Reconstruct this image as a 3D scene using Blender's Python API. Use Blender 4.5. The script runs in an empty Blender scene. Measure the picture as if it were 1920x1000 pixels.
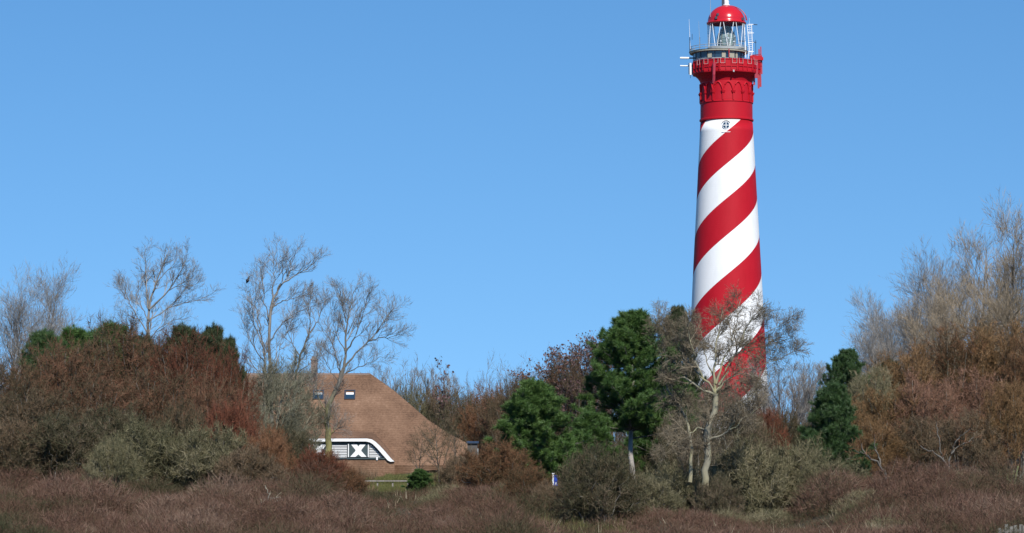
import bpy, math
import numpy as np
from math import sin, cos, tan, pi, radians, atan2, sqrt

scene = bpy.context.scene
COL = scene.collection
F = 5760.0                       # focal length in photo pixels (1920 wide)
TH = math.atan(380.0 / F)        # camera tilt
CZ = 3.0                         # eye height
TT = tan(TH)


def P(px, py, d):
    """world point seen at photo pixel (px, py) at distance d"""
    u, v = (px - 960.0) / F, (500.0 - py) / F
    k = d / (cos(TH) - v * sin(TH))
    return np.array([u * k, d, CZ + k * (sin(TH) + v * cos(TH))])


def sstep(a, b, x):
    t = np.clip((x - a) / (b - a), 0, 1)
    return t * t * (3 - 2 * t)


def zg(x, y):
    """height of the dune ground"""
    x = np.asarray(x, float); y = np.asarray(y, float)
    z = 0.1 + 1.1 * sstep(88, 150, y) + 1.1 * sstep(140, 240, y) + 0.4 * sstep(240, 380, y)
    z = z + 2.9 * np.exp(-((x + 21) / 9.5) ** 2 - ((y - 157) / 15) ** 2)
    z = z + 1.6 * np.exp(-((x - 16.3) / 3.9) ** 2 - ((y - 117) / 9) ** 2) + 0.6 * np.exp(-((x - 27) / 7) ** 2 - ((y - 158) / 14) ** 2)
    z = z + 0.75 * sstep(6, -8, x) * np.exp(-((y - 124) / 16) ** 2)
    w = np.exp(-((y - 130) / 120) ** 2)
    z = z + w * 0.18 * (np.sin(x * 0.43 + y * 0.21) + np.sin(x * 0.19 - y * 0.33 + 1.3) + 0.6 * np.sin(x * 0.91 + 0.4 * y))
    return z


# ------------------------------------------------------------------ mesh helpers
class MB:
    def __init__(s):
        s.v = []; s.n = 0; s.f3 = []; s.f4 = []; s.t3 = []; s.t4 = []; s.ng = []

    def add(s, v, f, tint=0.5):
        v = np.asarray(v, float).reshape(-1, 3); f = np.asarray(f, int)
        if len(f) == 0:
            return
        t = np.broadcast_to(np.asarray(tint, float), (len(f),))
        (s.f3 if f.shape[1] == 3 else s.f4).append(f + s.n)
        (s.t3 if f.shape[1] == 3 else s.t4).append(t)
        s.v.append(v); s.n += len(v)

    def poly(s, pts):
        """one n-gon"""
        s.v.append(np.asarray(pts, float)); k = len(pts)
        s.ng.append(list(range(s.n, s.n + k))); s.n += k

    def box(s, c, size, rz=0.0, rx=0.0, ry=0.0):
        c = np.asarray(c, float); h = np.asarray(size, float) / 2
        q = np.array([[x, y, z] for x in (-1, 1) for y in (-1, 1) for z in (-1, 1)]) * h
        if rx:
            q = q @ np.array([[1, 0, 0], [0, cos(rx), sin(rx)], [0, -sin(rx), cos(rx)]])
        if ry:
            q = q @ np.array([[cos(ry), 0, -sin(ry)], [0, 1, 0], [sin(ry), 0, cos(ry)]])
        if rz:
            q = q @ np.array([[cos(rz), sin(rz), 0], [-sin(rz), cos(rz), 0], [0, 0, 1]])
        s.add(q + c, [[0, 1, 3, 2], [4, 6, 7, 5], [0, 4, 5, 1], [2, 3, 7, 6], [0, 2, 6, 4], [1, 5, 7, 3]])

    def tube(s, pts, r, sides=8, tint=0.5, cap=True):
        pts = np.asarray(pts, float); r = np.broadcast_to(np.asarray(r, float), (len(pts),))
        tubes(s, pts[None], r[None], sides, tint)
        if cap:
            b = s.n - len(pts) * sides
            s.ng.append([b + i for i in range(sides)][::-1])
            e = s.n - sides
            s.ng.append([e + i for i in range(sides)])

    def lathe(s, prof, c=(0, 0), seg=64, capb=False, capt=False, a0=0.0):
        """prof: list of (radius, z)"""
        k = len(prof); a = a0 + np.arange(seg) * 2 * pi / seg
        v = np.array([[c[0] + r * cos(t), c[1] + r * sin(t), z] for r, z in prof for t in a])
        f = [[i * seg + j, i * seg + (j + 1) % seg, (i + 1) * seg + (j + 1) % seg, (i + 1) * seg + j] for i in range(k - 1) for j in range(seg)]
        b = s.n
        s.add(v, f)
        if capb: s.ng.append([b + j for j in range(seg)][::-1])
        if capt: s.ng.append([b + (k - 1) * seg + j for j in range(seg)])

    def build(s, name, mat, parent=None, smooth=False, loc=None):
        me = bpy.data.meshes.new(name)
        v = np.concatenate(s.v) if s.v else np.zeros((0, 3))
        loops, sizes, tint = [], [], []
        for fs, ts, k in ((s.f3, s.t3, 3), (s.f4, s.t4, 4)):
            if fs:
                f = np.concatenate(fs); loops.append(f.ravel()); sizes.append(np.full(len(f), k)); tint.append(np.concatenate(ts))
        for g in s.ng:
            loops.append(np.array(g)); sizes.append(np.array([len(g)])); tint.append(np.array([0.5]))
        loops = np.concatenate(loops); sizes = np.concatenate(sizes); tint = np.concatenate(tint)
        me.vertices.add(len(v)); me.vertices.foreach_set('co', v.astype(np.float32).ravel())
        me.loops.add(len(loops)); me.loops.foreach_set('vertex_index', loops.astype(np.int32))
        me.polygons.add(len(sizes))
        me.polygons.foreach_set('loop_start', (np.cumsum(sizes) - sizes).astype(np.int32))
        me.update(calc_edges=True)
        me.validate()
        if len(me.polygons) == len(tint):
            at = me.attributes.new('tint', 'FLOAT', 'FACE'); at.data.foreach_set('value', tint.astype(np.float32))
        me.polygons.foreach_set('use_smooth', np.full(len(me.polygons), bool(smooth)))
        me.materials.append(mat)
        o = bpy.data.objects.new(name, me); COL.objects.link(o)
        if parent is not None: o.parent = parent
        if loc is not None: o.location = loc
        return o


def nrm(a):
    return a / np.maximum(np.linalg.norm(a, axis=-1, keepdims=True), 1e-9)


def tubes(mb, Pt, R, S, tint=0.5):
    """Pt (N,K,3) polylines, R (N,K) radii -> open tubes"""
    N, K, _ = Pt.shape
    if N == 0: return
    t = nrm(np.gradient(Pt, axis=1))
    ref = np.where(np.abs(t[..., 2:3]) < 0.9, np.array([0, 0, 1.0]), np.array([1.0, 0, 0]))
    u = nrm(np.cross(t, ref)); w = np.cross(t, u)
    a = np.arange(S) * 2 * pi / S
    ring = Pt[:, :, None] + R[:, :, None, None] * (np.cos(a)[:, None] * u[:, :, None] + np.sin(a)[:, None] * w[:, :, None])
    n = np.arange(N)[:, None, None] * K * S; k = np.arange(K - 1)[None, :, None] * S; s = np.arange(S)[None, None]
    s2 = (s + 1) % S
    f = np.stack([n + k + s, n + k + s2, n + k + S + s2, n + k + S + s], -1)
    tt = np.broadcast_to(np.asarray(tint, float).reshape(-1, 1, 1) if np.ndim(tint) else np.full((1, 1, 1), tint), f.shape[:3]).ravel()
    mb.add(ring.reshape(-1, 3), f.reshape(-1, 4), tt)


def blades(mb, p, d, L, w, rng, tint=0.5):
    """thin pointed twigs / needles, one triangle each"""
    n = len(p)
    if n == 0: return
    s = nrm(np.cross(d, rng.normal(size=(n, 3)))) * (np.broadcast_to(w, (n,))[:, None] / 2)
    v = np.stack([p - s, p + s, p + d * np.broadcast_to(L, (n,))[:, None]], 1)
    mb.add(v.reshape(-1, 3), np.arange(3 * n).reshape(-1, 3), tint)


def leaves(mb, p, size, rng, tint=0.5, flat=0.3):
    n = len(p)
    a = nrm(rng.normal(size=(n, 3)) + np.array([0, 0, -0.4])); b = nrm(np.cross(a, rng.normal(size=(n, 3))))
    sz = np.broadcast_to(size, (n,))[:, None]
    v = np.stack([p, p + a * sz * 0.5 + b * sz * 0.32, p + a * sz, p + a * sz * 0.5 - b * sz * 0.32], 1)
    mb.add(v.reshape(-1, 3), np.arange(4 * n).reshape(-1, 4), tint)


def grow(p, d, L, K, wig, up, rng):
    N = len(p); out = np.zeros((N, K, 3)); out[:, 0] = p; d = d.copy(); st = (L / (K - 1))[:, None]
    for k in range(1, K):
        d = d + rng.normal(0, wig, (N, 3)); d[:, 2] += up; d = nrm(d)
        out[:, k] = out[:, k - 1] + d * st
    return out


def spawn(Pt, R, n, t0, t1, ang, asd, rng):
    N, K, _ = Pt.shape
    t = t0 + (t1 - t0) * (np.arange(n)[None] + rng.random((N, n))) / n
    x = np.clip(t * (K - 1), 0, K - 1.001); i = x.astype(int); f = (x - i)[..., None]
    ar = np.arange(N)[:, None]
    p = Pt[ar, i] * (1 - f) + Pt[ar, i + 1] * f
    tg = nrm(Pt[ar, i + 1] - Pt[ar, i]); r = R[ar, i] * (1 - f[..., 0]) + R[ar, i + 1] * f[..., 0]
    a = radians(ang) + radians(asd) * rng.normal(size=t.shape)
    pr = nrm(np.cross(tg, rng.normal(size=tg.shape)))
    d = np.cos(a)[..., None] * tg + np.sin(a)[..., None] * pr
    M = N * n
    return p.reshape(M, 3), nrm(d.reshape(M, 3)), t.ravel(), r.ravel()


def lin(r0, r1, K):
    return r0[:, None] * (1 - np.linspace(0, 1, K))[None] + r1[:, None] * np.linspace(0, 1, K)[None]


# ------------------------------------------------------------------ materials
def srgb(r, g, b):
    f = lambda c: ((c / 255 + 0.055) / 1.055) ** 2.4 if c > 10 else c / 255 / 12.92
    return (f(r), f(g), f(b), 1)


def newmat(name):
    m = bpy.data.materials.new(name); m.use_nodes = True
    nt = m.node_tree; b = nt.nodes['Principled BSDF']
    return m, nt, b


def N_(nt, t, **kw):
    n = nt.nodes.new(t)
    for k, v in kw.items(): setattr(n, k, v)
    return n


def math_(nt, op, a, b=None):
    n = N_(nt, 'ShaderNodeMath', operation=op)
    for i, x in enumerate((a, b)):
        if x is None: continue
        if hasattr(x, 'links'): nt.links.new(x, n.inputs[i])
        else: n.inputs[i].default_value = x
    return n.outputs[0]


def ramp(nt, fac, cols):
    r = N_(nt, 'ShaderNodeValToRGB'); e = r.color_ramp.elements
    while len(e) < len(cols): e.new(0.5)
    for i, c in enumerate(cols):
        e[i].position = i / max(1, len(cols) - 1); e[i].color = c
    nt.links.new(fac, r.inputs[0])
    return r.outputs[0]


def plantmat(name, cols, rough=0.75, nscale=0.6, namt=0.5, orand=0.2, spec=0.25, trans=0.0):
    """plant colour: random per twig (tint), drifting by clump and by plant"""
    m, nt, b = newmat(name)
    at = N_(nt, 'ShaderNodeAttribute', attribute_name='tint')
    tc = N_(nt, 'ShaderNodeTexCoord'); no = N_(nt, 'ShaderNodeTexNoise'); no.inputs['Scale'].default_value = nscale; no.inputs['Detail'].default_value = 3
    nt.links.new(tc.outputs['Object'], no.inputs['Vector'])
    oi = N_(nt, 'ShaderNodeObjectInfo')
    x = math_(nt, 'MULTIPLY', math_(nt, 'SUBTRACT', no.outputs[0], 0.5), namt * 2)
    y = math_(nt, 'MULTIPLY', math_(nt, 'SUBTRACT', oi.outputs['Random'], 0.5), orand)
    fac = math_(nt, 'ADD', math_(nt, 'ADD', x, y), at.outputs['Fac'])
    nt.links.new(ramp(nt, fac, cols), b.inputs['Base Color'])
    b.inputs['Roughness'].default_value = rough; b.inputs['Specular IOR Level'].default_value = spec
    return m


def L4(*c): return (c[0], c[1], c[2], 1)


def barkmat(name, cols, scale=3.0, upper=None, z0=0.0, z1=1.0):
    m, nt, b = newmat(name)
    tc = N_(nt, 'ShaderNodeTexCoord'); mp = N_(nt, 'ShaderNodeMapping'); mp.inputs['Scale'].default_value = (1, 1, 0.25)
    no = N_(nt, 'ShaderNodeTexNoise'); no.inputs['Scale'].default_value = scale; no.inputs['Detail'].default_value = 6; no.inputs['Roughness'].default_value = 0.7
    nt.links.new(tc.outputs['Object'], mp.inputs[0]); nt.links.new(mp.outputs[0], no.inputs['Vector'])
    f = math_(nt, 'ADD', math_(nt, 'MULTIPLY', math_(nt, 'SUBTRACT', no.outputs[0], 0.5), 2.2), 0.5)
    c0 = ramp(nt, f, cols)
    if upper:       # moss and lichen give out some way up the stem
        sx = N_(nt, 'ShaderNodeSeparateXYZ'); nt.links.new(tc.outputs['Object'], sx.inputs[0])
        mr = N_(nt, 'ShaderNodeMapRange'); mr.inputs[1].default_value = z0; mr.inputs[2].default_value = z1
        nt.links.new(math_(nt, 'ADD', sx.outputs[2], math_(nt, 'MULTIPLY', math_(nt, 'SUBTRACT', no.outputs[0], .5), 3.0)), mr.inputs[0])
        mx = N_(nt, 'ShaderNodeMix', data_type='RGBA'); nt.links.new(mr.outputs[0], mx.inputs[0]); nt.links.new(c0, mx.inputs[6]); nt.links.new(ramp(nt, f, upper), mx.inputs[7]); c0 = mx.outputs[2]
    nt.links.new(c0, b.inputs['Base Color'])
    bp = N_(nt, 'ShaderNodeBump'); bp.inputs['Strength'].default_value = 0.6; bp.inputs['Distance'].default_value = 0.03
    nt.links.new(no.outputs[0], bp.inputs['Height']); nt.links.new(bp.outputs[0], b.inputs['Normal'])
    b.inputs['Roughness'].default_value = 0.85
    return m


def paint(name, col, rough=0.5, spec=0.4, vary=0.12, scale=1.5, metal=0.0):
    m, nt, b = newmat(name)
    tc = N_(nt, 'ShaderNodeTexCoord'); no = N_(nt, 'ShaderNodeTexNoise'); no.inputs['Scale'].default_value = scale; no.inputs['Detail'].default_value = 5
    nt.links.new(tc.outputs['Object'], no.inputs['Vector'])
    lo = L4(*[c * (1 - vary) for c in col[:3]]); hi = L4(*[min(1, c * (1 + vary)) for c in col[:3]])
    nt.links.new(ramp(nt, no.outputs[0], [lo, hi]), b.inputs['Base Color'])
    b.inputs['Roughness'].default_value = rough; b.inputs['Specular IOR Level'].default_value = spec; b.inputs['Metallic'].default_value = metal
    return m


M = {}
RED = (0.44, 0.008, 0.018); WHITE = (0.80, 0.80, 0.79)
M['red'] = paint('red_paint', RED, 0.55, 0.2, 0.10, 0.8)
M['dome_red'] = paint('dome_red_paint', (0.52, 0.012, 0.02), 0.22, 0.5, 0.04, 0.8)
M['dull_red'] = paint('dull_red_paint', (0.36, 0.03, 0.05), 0.5, 0.4, 0.15, 2)
M['white'] = paint('white_paint', WHITE, 0.5, 0.4, 0.05, 2)
M['pinkish'] = paint('chalky_pink_paint', (.55, .38, .36), .6, .3, .15, 3)
M['deck'] = paint('weathered_deck', (0.33, 0.31, 0.24), 0.7, 0.3, 0.15, 2)
M['steel'] = paint('grey_steel', (0.34, 0.36, 0.36), 0.45, 0.5, 0.1, 2)
M['dark'] = paint('dark_metal', (0.03, 0.04, 0.06), 0.4, 0.5, 0.1, 2)
M['darkglass'] = paint('dark_window_glass', (0.02, 0.045, 0.075), 0.06, 0.8, 0.2, 0.6)
M['lens'] = paint('lens_glass', (0.36, 0.45, 0.43), 0.12, 0.8, 0.35, 2.5)
M['teal'] = paint('dark_teal_paint', (0.05, 0.072, 0.076), 0.45, 0.4, 0.1, 2)
M['blue'] = paint('blue_enamel', (0.02, 0.05, 0.30), 0.35, 0.5, 0.1, 4)
M['brick'] = paint('chimney_brick', (0.19, 0.14, 0.115), 0.85, 0.2, 0.35, 7)
M['greywood'] = barkmat('silvered_wood', [L4(.06, .058, .05), L4(.16, .15, .13), L4(.30, .28, .24)], 7)
M['rail'] = barkmat('rail_wood', [L4(.14, .125, .11), L4(.30, .275, .25)], 9)
M['greenpost'] = barkmat('algae_wood', [L4(.06, .075, .025), L4(.15, .17, .07), L4(.24, .25, .16)], 6)
M['carblack'] = paint('black_car_paint', (0.006, 0.007, 0.009), 0.12, 0.7, 0.1, 1)
M['rubber'] = paint('tyre_rubber', (0.012, 0.012, 0.012), 0.8, 0.2, 0.1, 4)
M['lamp'] = paint('lamp_glass', (0.5, 0.5, 0.48), 0.1, 0.7, 0.1, 4)
M['bird'] = paint('black_feathers', (0.008, 0.008, 0.012), 0.5, 0.4, 0.1, 9)


def clear_glass():
    m, nt, b = newmat('lantern_glass')
    out = nt.nodes['Material Output']; tr = N_(nt, 'ShaderNodeBsdfTransparent'); tr.inputs[0].default_value = (0.94, 0.97, 0.98, 1)
    gl = N_(nt, 'ShaderNodeBsdfGlossy'); gl.inputs['Roughness'].default_value = 0.03
    fr = N_(nt, 'ShaderNodeFresnel'); fr.inputs[0].default_value = 1.5
    mx = N_(nt, 'ShaderNodeMixShader')
    nt.links.new(math_(nt, 'MULTIPLY', fr.outputs[0], 0.45), mx.inputs[0]); nt.links.new(tr.outputs[0], mx.inputs[1]); nt.links.new(gl.outputs[0], mx.inputs[2])
    nt.links.new(mx.outputs[0], out.inputs['Surface'])
    return m


M['glass'] = clear_glass()

M['bark_grey'] = barkmat('grey_bark', [L4(.07, .06, .05), L4(.17, .155, .135), L4(.27, .25, .22)])
M['bark_dark'] = barkmat('dark_bark', [L4(.045, .04, .033), L4(.11, .10, .085), L4(.17, .155, .13)])
M['bark_lichen'] = barkmat('lichen_bark', [L4(.09, .075, .035), L4(.20, .175, .08), L4(.29, .26, .11), L4(.31, .285, .15)], 1.6, [L4(.085, .075, .055), L4(.18, .162, .12), L4(.26, .24, .175), L4(.27, .255, .13), L4(.33, .305, .24)], .8, 2.6)
M['bark_pale'] = barkmat('pale_bark', [L4(.09, .08, .06), L4(.21, .19, .15), L4(.33, .30, .25)], 3)
M['bark_pine'] = barkmat('grey_pine_bark', [L4(.17, .155, .14), L4(.36, .33, .30), L4(.50, .47, .43)], 3)
M['bark_yellow'] = barkmat('yellow_lichen_bark', [L4(.07, .065, .035), L4(.17, .155, .07), L4(.27, .26, .08), L4(.31, .29, .14)], 1.4, [L4(.055, .05, .042), L4(.115, .105, .088), L4(.18, .165, .14)], 4.0, 6.5)
M['bark_moss'] = barkmat('mossy_bark', [L4(.025, .03, .014), L4(.075, .09, .02), L4(.17, .19, .03)], 1.6)
M['twig_grey'] = plantmat('grey_twigs', [L4(.085, .078, .07), L4(.205, .19, .172), L4(.34, .318, .288)], nscale=0.3)
M['twig_tan'] = plantmat('tan_twigs', [L4(.11, .085, .055), L4(.25, .195, .13), L4(.40, .32, .22)], nscale=0.25)
M['twig_hero'] = plantmat('lichen_twigs', [L4(.06, .048, .033), L4(.15, .122, .082), L4(.26, .215, .148)], nscale=0.5)
M['twig_rust'] = plantmat('rust_twigs', [L4(.055, .046, .022), L4(.115, .066, .032), L4(.165, .073, .034), L4(.235, .122, .066)], nscale=0.35, namt=0.6, orand=0.5)
M['twig_ochre'] = plantmat('ochre_twigs', [L4(.055, .047, .02), L4(.13, .08, .034), L4(.195, .103, .042), L4(.27, .165, .085)], nscale=0.35, namt=0.6, orand=0.5)
M['twig_maroon'] = plantmat('maroon_twigs', [L4(.055, .05, .026), L4(.115, .07, .038), L4(.155, .068, .039), L4(.215, .112, .068)], nscale=0.35, namt=0.6, orand=0.4)
M['twig_ember'] = plantmat('dark_red_twigs', [L4(.05, .034, .018), L4(.105, .041, .022), L4(.155, .046, .024), L4(.205, .085, .05)], nscale=0.35, namt=0.6, orand=0.4)
M['twig_brown'] = plantmat('brown_twigs', [L4(.04, .04, .021), L4(.088, .068, .037), L4(.135, .082, .046), L4(.21, .155, .10)], nscale=0.35, namt=0.6, orand=0.5)
M['twig_olive'] = plantmat('olive_twigs', [L4(.045, .046, .022), L4(.105, .098, .048), L4(.17, .15, .082), L4(.28, .235, .15)], nscale=0.5, namt=0.5, orand=0.4)
M['twig_lichen'] = plantmat('grey_green_twigs', [L4(.07, .07, .045), L4(.16, .155, .105), L4(.26, .245, .17)], nscale=0.5)
M['twig_dark'] = plantmat('dusky_twigs', [L4(.032, .034, .016), L4(.07, .066, .033), L4(.115, .087, .05), L4(.195, .14, .10)], nscale=0.5, namt=0.5, orand=0.3)
M['twig_pink'] = plantmat('pinkish_twigs', [L4(.075, .055, .03), L4(.17, .09, .055), L4(.25, .125, .08), L4(.30, .18, .125)], nscale=0.35, namt=0.5, orand=0.3)
M['dryleaf'] = plantmat('dry_leaves', [L4(.05, .027, .02), L4(.12, .058, .036), L4(.20, .10, .065)], nscale=0.4, namt=0.4)
M['purpleleaf'] = plantmat('dull_plum_leaves', [L4(.05, .03, .03), L4(.115, .064, .06), L4(.20, .12, .11)], nscale=0.4, namt=0.4)
M['needle'] = plantmat('pine_needles', [L4(.017, .038, .01), L4(.043, .094, .02), L4(.085, .155, .034), L4(.145, .21, .06)], rough=0.5, nscale=0.7, namt=0.25, spec=0.4)
M['needle_dark'] = plantmat('dark_pine_needles', [L4(.012, .028, .009), L4(.03, .066, .019), L4(.058, .108, .032), L4(.10, .15, .055)], rough=0.5, nscale=0.7, namt=0.25, spec=0.4)
M['needle_dull'] = plantmat('dull_pine_needles', [L4(.018, .028, .01), L4(.045, .062, .024), L4(.085, .095, .04)], rough=0.55, nscale=0.7, namt=0.4, spec=0.35)
M['grass'] = plantmat('green_grass', [L4(.045, .05, .015), L4(.11, .115, .035), L4(.20, .18, .075)], nscale=0.4)
M['heath'] = plantmat('heath_twigs', [L4(.040, .044, .018), L4(.078, .062, .031), L4(.103, .056, .035), L4(.128, .066, .046), L4(.20, .135, .094)], nscale=0.12, namt=0.35)
M['straw'] = plantmat('straw', [L4(.22, .19, .11), L4(.42, .37, .25), L4(.55, .5, .38)], nscale=0.5, namt=0.3)
M['wood_far'] = plantmat('far_wood_twigs', [L4(.075, .062, .052), L4(.13, .112, .10), L4(.19, .17, .155)], nscale=0.05, namt=0.5)


def tower_mat():
    """red paint with two white bands that wind up the shaft"""
    m, nt, b = newmat('spiral_paint')
    tc = N_(nt, 'ShaderNodeTexCoord'); sx = N_(nt, 'ShaderNodeSeparateXYZ'); nt.links.new(tc.outputs['Object'], sx.inputs[0])
    ang = math_(nt, 'ARCTAN2', sx.outputs[0], math_(nt, 'MULTIPLY', sx.outputs[1], -1.0))    # 0 on the near side, the paint joint is at the back
    rz_ = math_(nt, 'ADD', math_(nt, 'MULTIPLY', sx.outputs[2], -TW_S), TW_R0)
    lg = math_(nt, 'MULTIPLY', math_(nt, 'LOGARITHM', rz_, math.e), -1.0 / TW_K)
    t = math_(nt, 'ADD', math_(nt, 'SUBTRACT', lg, math_(nt, 'MULTIPLY', ang, 1.1 / pi)), TW_PH + 99.972)
    fr = math_(nt, 'FRACT', t)
    band = math_(nt, 'LESS_THAN', fr, 0.5)          # 1 = red
    top = math_(nt, 'GREATER_THAN', sx.outputs[2], TW_TOP)
    redm = math_(nt, 'MAXIMUM', band, top)
    no = N_(nt, 'ShaderNodeTexNoise'); no.inputs['Scale'].default_value = 0.9; no.inputs['Detail'].default_value = 8; no.inputs['Roughness'].default_value = 0.65
    mp = N_(nt, 'ShaderNodeMapping'); mp.inputs['Scale'].default_value = (1, 1, 0.35)
    nt.links.new(tc.outputs['Object'], mp.inputs[0]); nt.links.new(mp.outputs[0], no.inputs['Vector'])
    cr = ramp(nt, no.outputs[0], [L4(.35, .005, .012), L4(.42, .007, .017), L4(.47, .011, .023)])
    cw = ramp(nt, no.outputs[0], [L4(.66, .66, .64), L4(.79, .79, .78), L4(.82, .82, .81)])
    mx = N_(nt, 'ShaderNodeMix', data_type='RGBA')
    nt.links.new(redm, mx.inputs[0]); nt.links.new(cw, mx.inputs[6]); nt.links.new(cr, mx.inputs[7])
    nt.links.new(mx.outputs[2], b.inputs['Base Color'])
    # courses of painted brick
    br = N_(nt, 'ShaderNodeTexBrick'); br.inputs['Scale'].default_value = 1.0
    cb = N_(nt, 'ShaderNodeCombineXYZ')
    nt.links.new(math_(nt, 'MULTIPLY', ang, 4.0), cb.inputs[0]); nt.links.new(sx.outputs[2], cb.inputs[1]); nt.links.new(cb.outputs[0], br.inputs['Vector'])
    br.inputs['Brick Width'].default_value = 0.5; br.inputs['Row Height'].default_value = 0.25; br.inputs['Mortar Size'].default_value = 0.02
    bp = N_(nt, 'ShaderNodeBump'); bp.inputs['Strength'].default_value = 0.25; bp.inputs['Distance'].default_value = 0.02
    nt.links.new(math_(nt, 'ADD', br.outputs['Fac'], math_(nt, 'MULTIPLY', no.outputs[0], -1.5)), bp.inputs['Height']); nt.links.new(bp.outputs[0], b.inputs['Normal'])
    b.inputs['Roughness'].default_value = 0.6; b.inputs['Specular IOR Level'].default_value = 0.18
    return m


def roof_mat():
    m, nt, b = newmat('brown_roof_tiles')
    tc = N_(nt, 'ShaderNodeTexCoord')
    no = N_(nt, 'ShaderNodeTexNoise'); no.inputs['Scale'].default_value = 7; no.inputs['Detail'].default_value = 5; no.inputs['Roughness'].default_value = 0.75
    n2 = N_(nt, 'ShaderNodeTexNoise'); n2.inputs['Scale'].default_value = 0.45; n2.inputs['Detail'].default_value = 4
    wv = N_(nt, 'ShaderNodeTexWave', wave_type='BANDS', bands_direction='Z'); wv.inputs['Scale'].default_value = 2.2; wv.inputs['Distortion'].default_value = 2.5; wv.inputs['Detail'].default_value = 2
    vo = N_(nt, 'ShaderNodeTexVoronoi'); vo.inputs['Scale'].default_value = 5
    for n in (no, n2, wv, vo): nt.links.new(tc.outputs['Object'], n.inputs['Vector'])
    f = math_(nt, 'ADD', math_(nt, 'MULTIPLY', no.outputs[0], 1.0), math_(nt, 'MULTIPLY', math_(nt, 'SUBTRACT', n2.outputs[0], 0.5), 1.3))
    f = math_(nt, 'ADD', f, math_(nt, 'MULTIPLY', math_(nt, 'SUBTRACT', wv.outputs[1], 0.5), 0.18))
    f = math_(nt, 'ADD', f, math_(nt, 'MULTIPLY', math_(nt, 'SUBTRACT', vo.outputs['Distance'], 0.4), 0.25))
    nt.links.new(ramp(nt, f, [L4(.072, .044, .03), L4(.148, .085, .053), L4(.212, .125, .079), L4(.30, .19, .125)]), b.inputs['Base Color'])
    bp = N_(nt, 'ShaderNodeBump'); bp.inputs['Strength'].default_value = 0.7; bp.inputs['Distance'].default_value = 0.06
    nt.links.new(f, bp.inputs['Height']); nt.links.new(bp.outputs[0], b.inputs['Normal'])
    b.inputs['Roughness'].default_value = 0.9; b.inputs['Specular IOR Level'].default_value = 0.15
    return m


def ground_mat():
    m, nt, b = newmat('dune_soil')
    tc = N_(nt, 'ShaderNodeTexCoord')
    n1 = N_(nt, 'ShaderNodeTexNoise'); n1.inputs['Scale'].default_value = 0.25; n1.inputs['Detail'].default_value = 8; n1.inputs['Roughness'].default_value = 0.7
    nt.links.new(tc.outputs['Object'], n1.inputs['Vector'])
    nt.links.new(ramp(nt, n1.outputs[0], [L4(.03, .03, .014), L4(.06, .052, .028), L4(.085, .07, .04), L4(.14, .12, .075)]), b.inputs['Base Color'])
    bp = N_(nt, 'ShaderNodeBump'); bp.inputs['Strength'].default_value = 1.0; bp.inputs['Distance'].default_value = 0.2
    nt.links.new(n1.outputs[0], bp.inputs['Height']); nt.links.new(bp.outputs[0], b.inputs['Normal'])
    b.inputs['Roughness'].default_value = 0.95
    return m


# ------------------------------------------------------------------ things
def tag(o, label, cat=None, group=None, kind=None):
    if label: o['label'] = label
    if cat: o['category'] = cat
    if group: o['group'] = group
    if kind: o['kind'] = kind
    return o


def thing(name, label, cat, loc=(0, 0, 0), group=None):
    o = bpy.data.objects.new(name, None); COL.objects.link(o); o.location = [float(c) for c in loc]
    o.empty_display_size = 0.3
    return tag(o, label, cat, group)


def dup(root, loc, rz=0.0, sc=(1, 1, 1), label=None, group=None, mats=None):
    """copy a thing with its parts (and their sub-parts)"""
    r = root.copy(); COL.objects.link(r)
    r.location = [float(c) for c in loc]; r.rotation_euler = (0, 0, rz); r.scale = sc
    if label: r['label'] = label
    if group: r['group'] = group
    elif 'group' in r: del r['group']
    for ch in list(root.children):
        c = ch.copy(); COL.objects.link(c); c.parent = r
        if mats and c.name.split('.')[0] in mats:
            c.material_slots[0].link = 'OBJECT'; c.material_slots[0].material = mats[c.name.split('.')[0]]
        for g in ch.children:
            d = g.copy(); COL.objects.link(d); d.parent = c
    return r


# ============================================================ GROUND
def axis(lo, hi, dense_lo, dense_hi, step, far=14):
    a = np.arange(dense_lo, dense_hi + 1e-6, step)
    l = dense_lo - np.geomspace(step, dense_lo - lo, far)[::-1]
    h = dense_hi + np.geomspace(step, hi - dense_hi, far)
    return np.concatenate([l, a, h])


gx = axis(-3000, 3000, -60, 60, 1.5); gy = axis(-400, 6000, 60, 280, 1.5)
X, Y = np.meshgrid(gx, gy)
V = np.stack([X, Y, zg(X, Y)], -1).reshape(-1, 3)
nx, ny = len(gx), len(gy)
ii = (np.arange(ny - 1)[:, None] * nx + np.arange(nx - 1)[None]).ravel()
mb = MB(); mb.add(V, np.stack([ii, ii + 1, ii + nx + 1, ii + nx], -1))
tag(mb.build('ground', ground_mat(), smooth=True), 'brown dune ground beneath the heath and the shrubs', kind='structure')

# ============================================================ LIGHTHOUSE
TD = 360.0
TX = P(1363.5, 500, TD)[0]
TB = float(zg(TX, TD)) - 0.2
S16 = 16.0


RF = 0.0


def tz(py): return P(1363, py, TD - RF)[2] - TB
def rr(px): return px / S16


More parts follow.
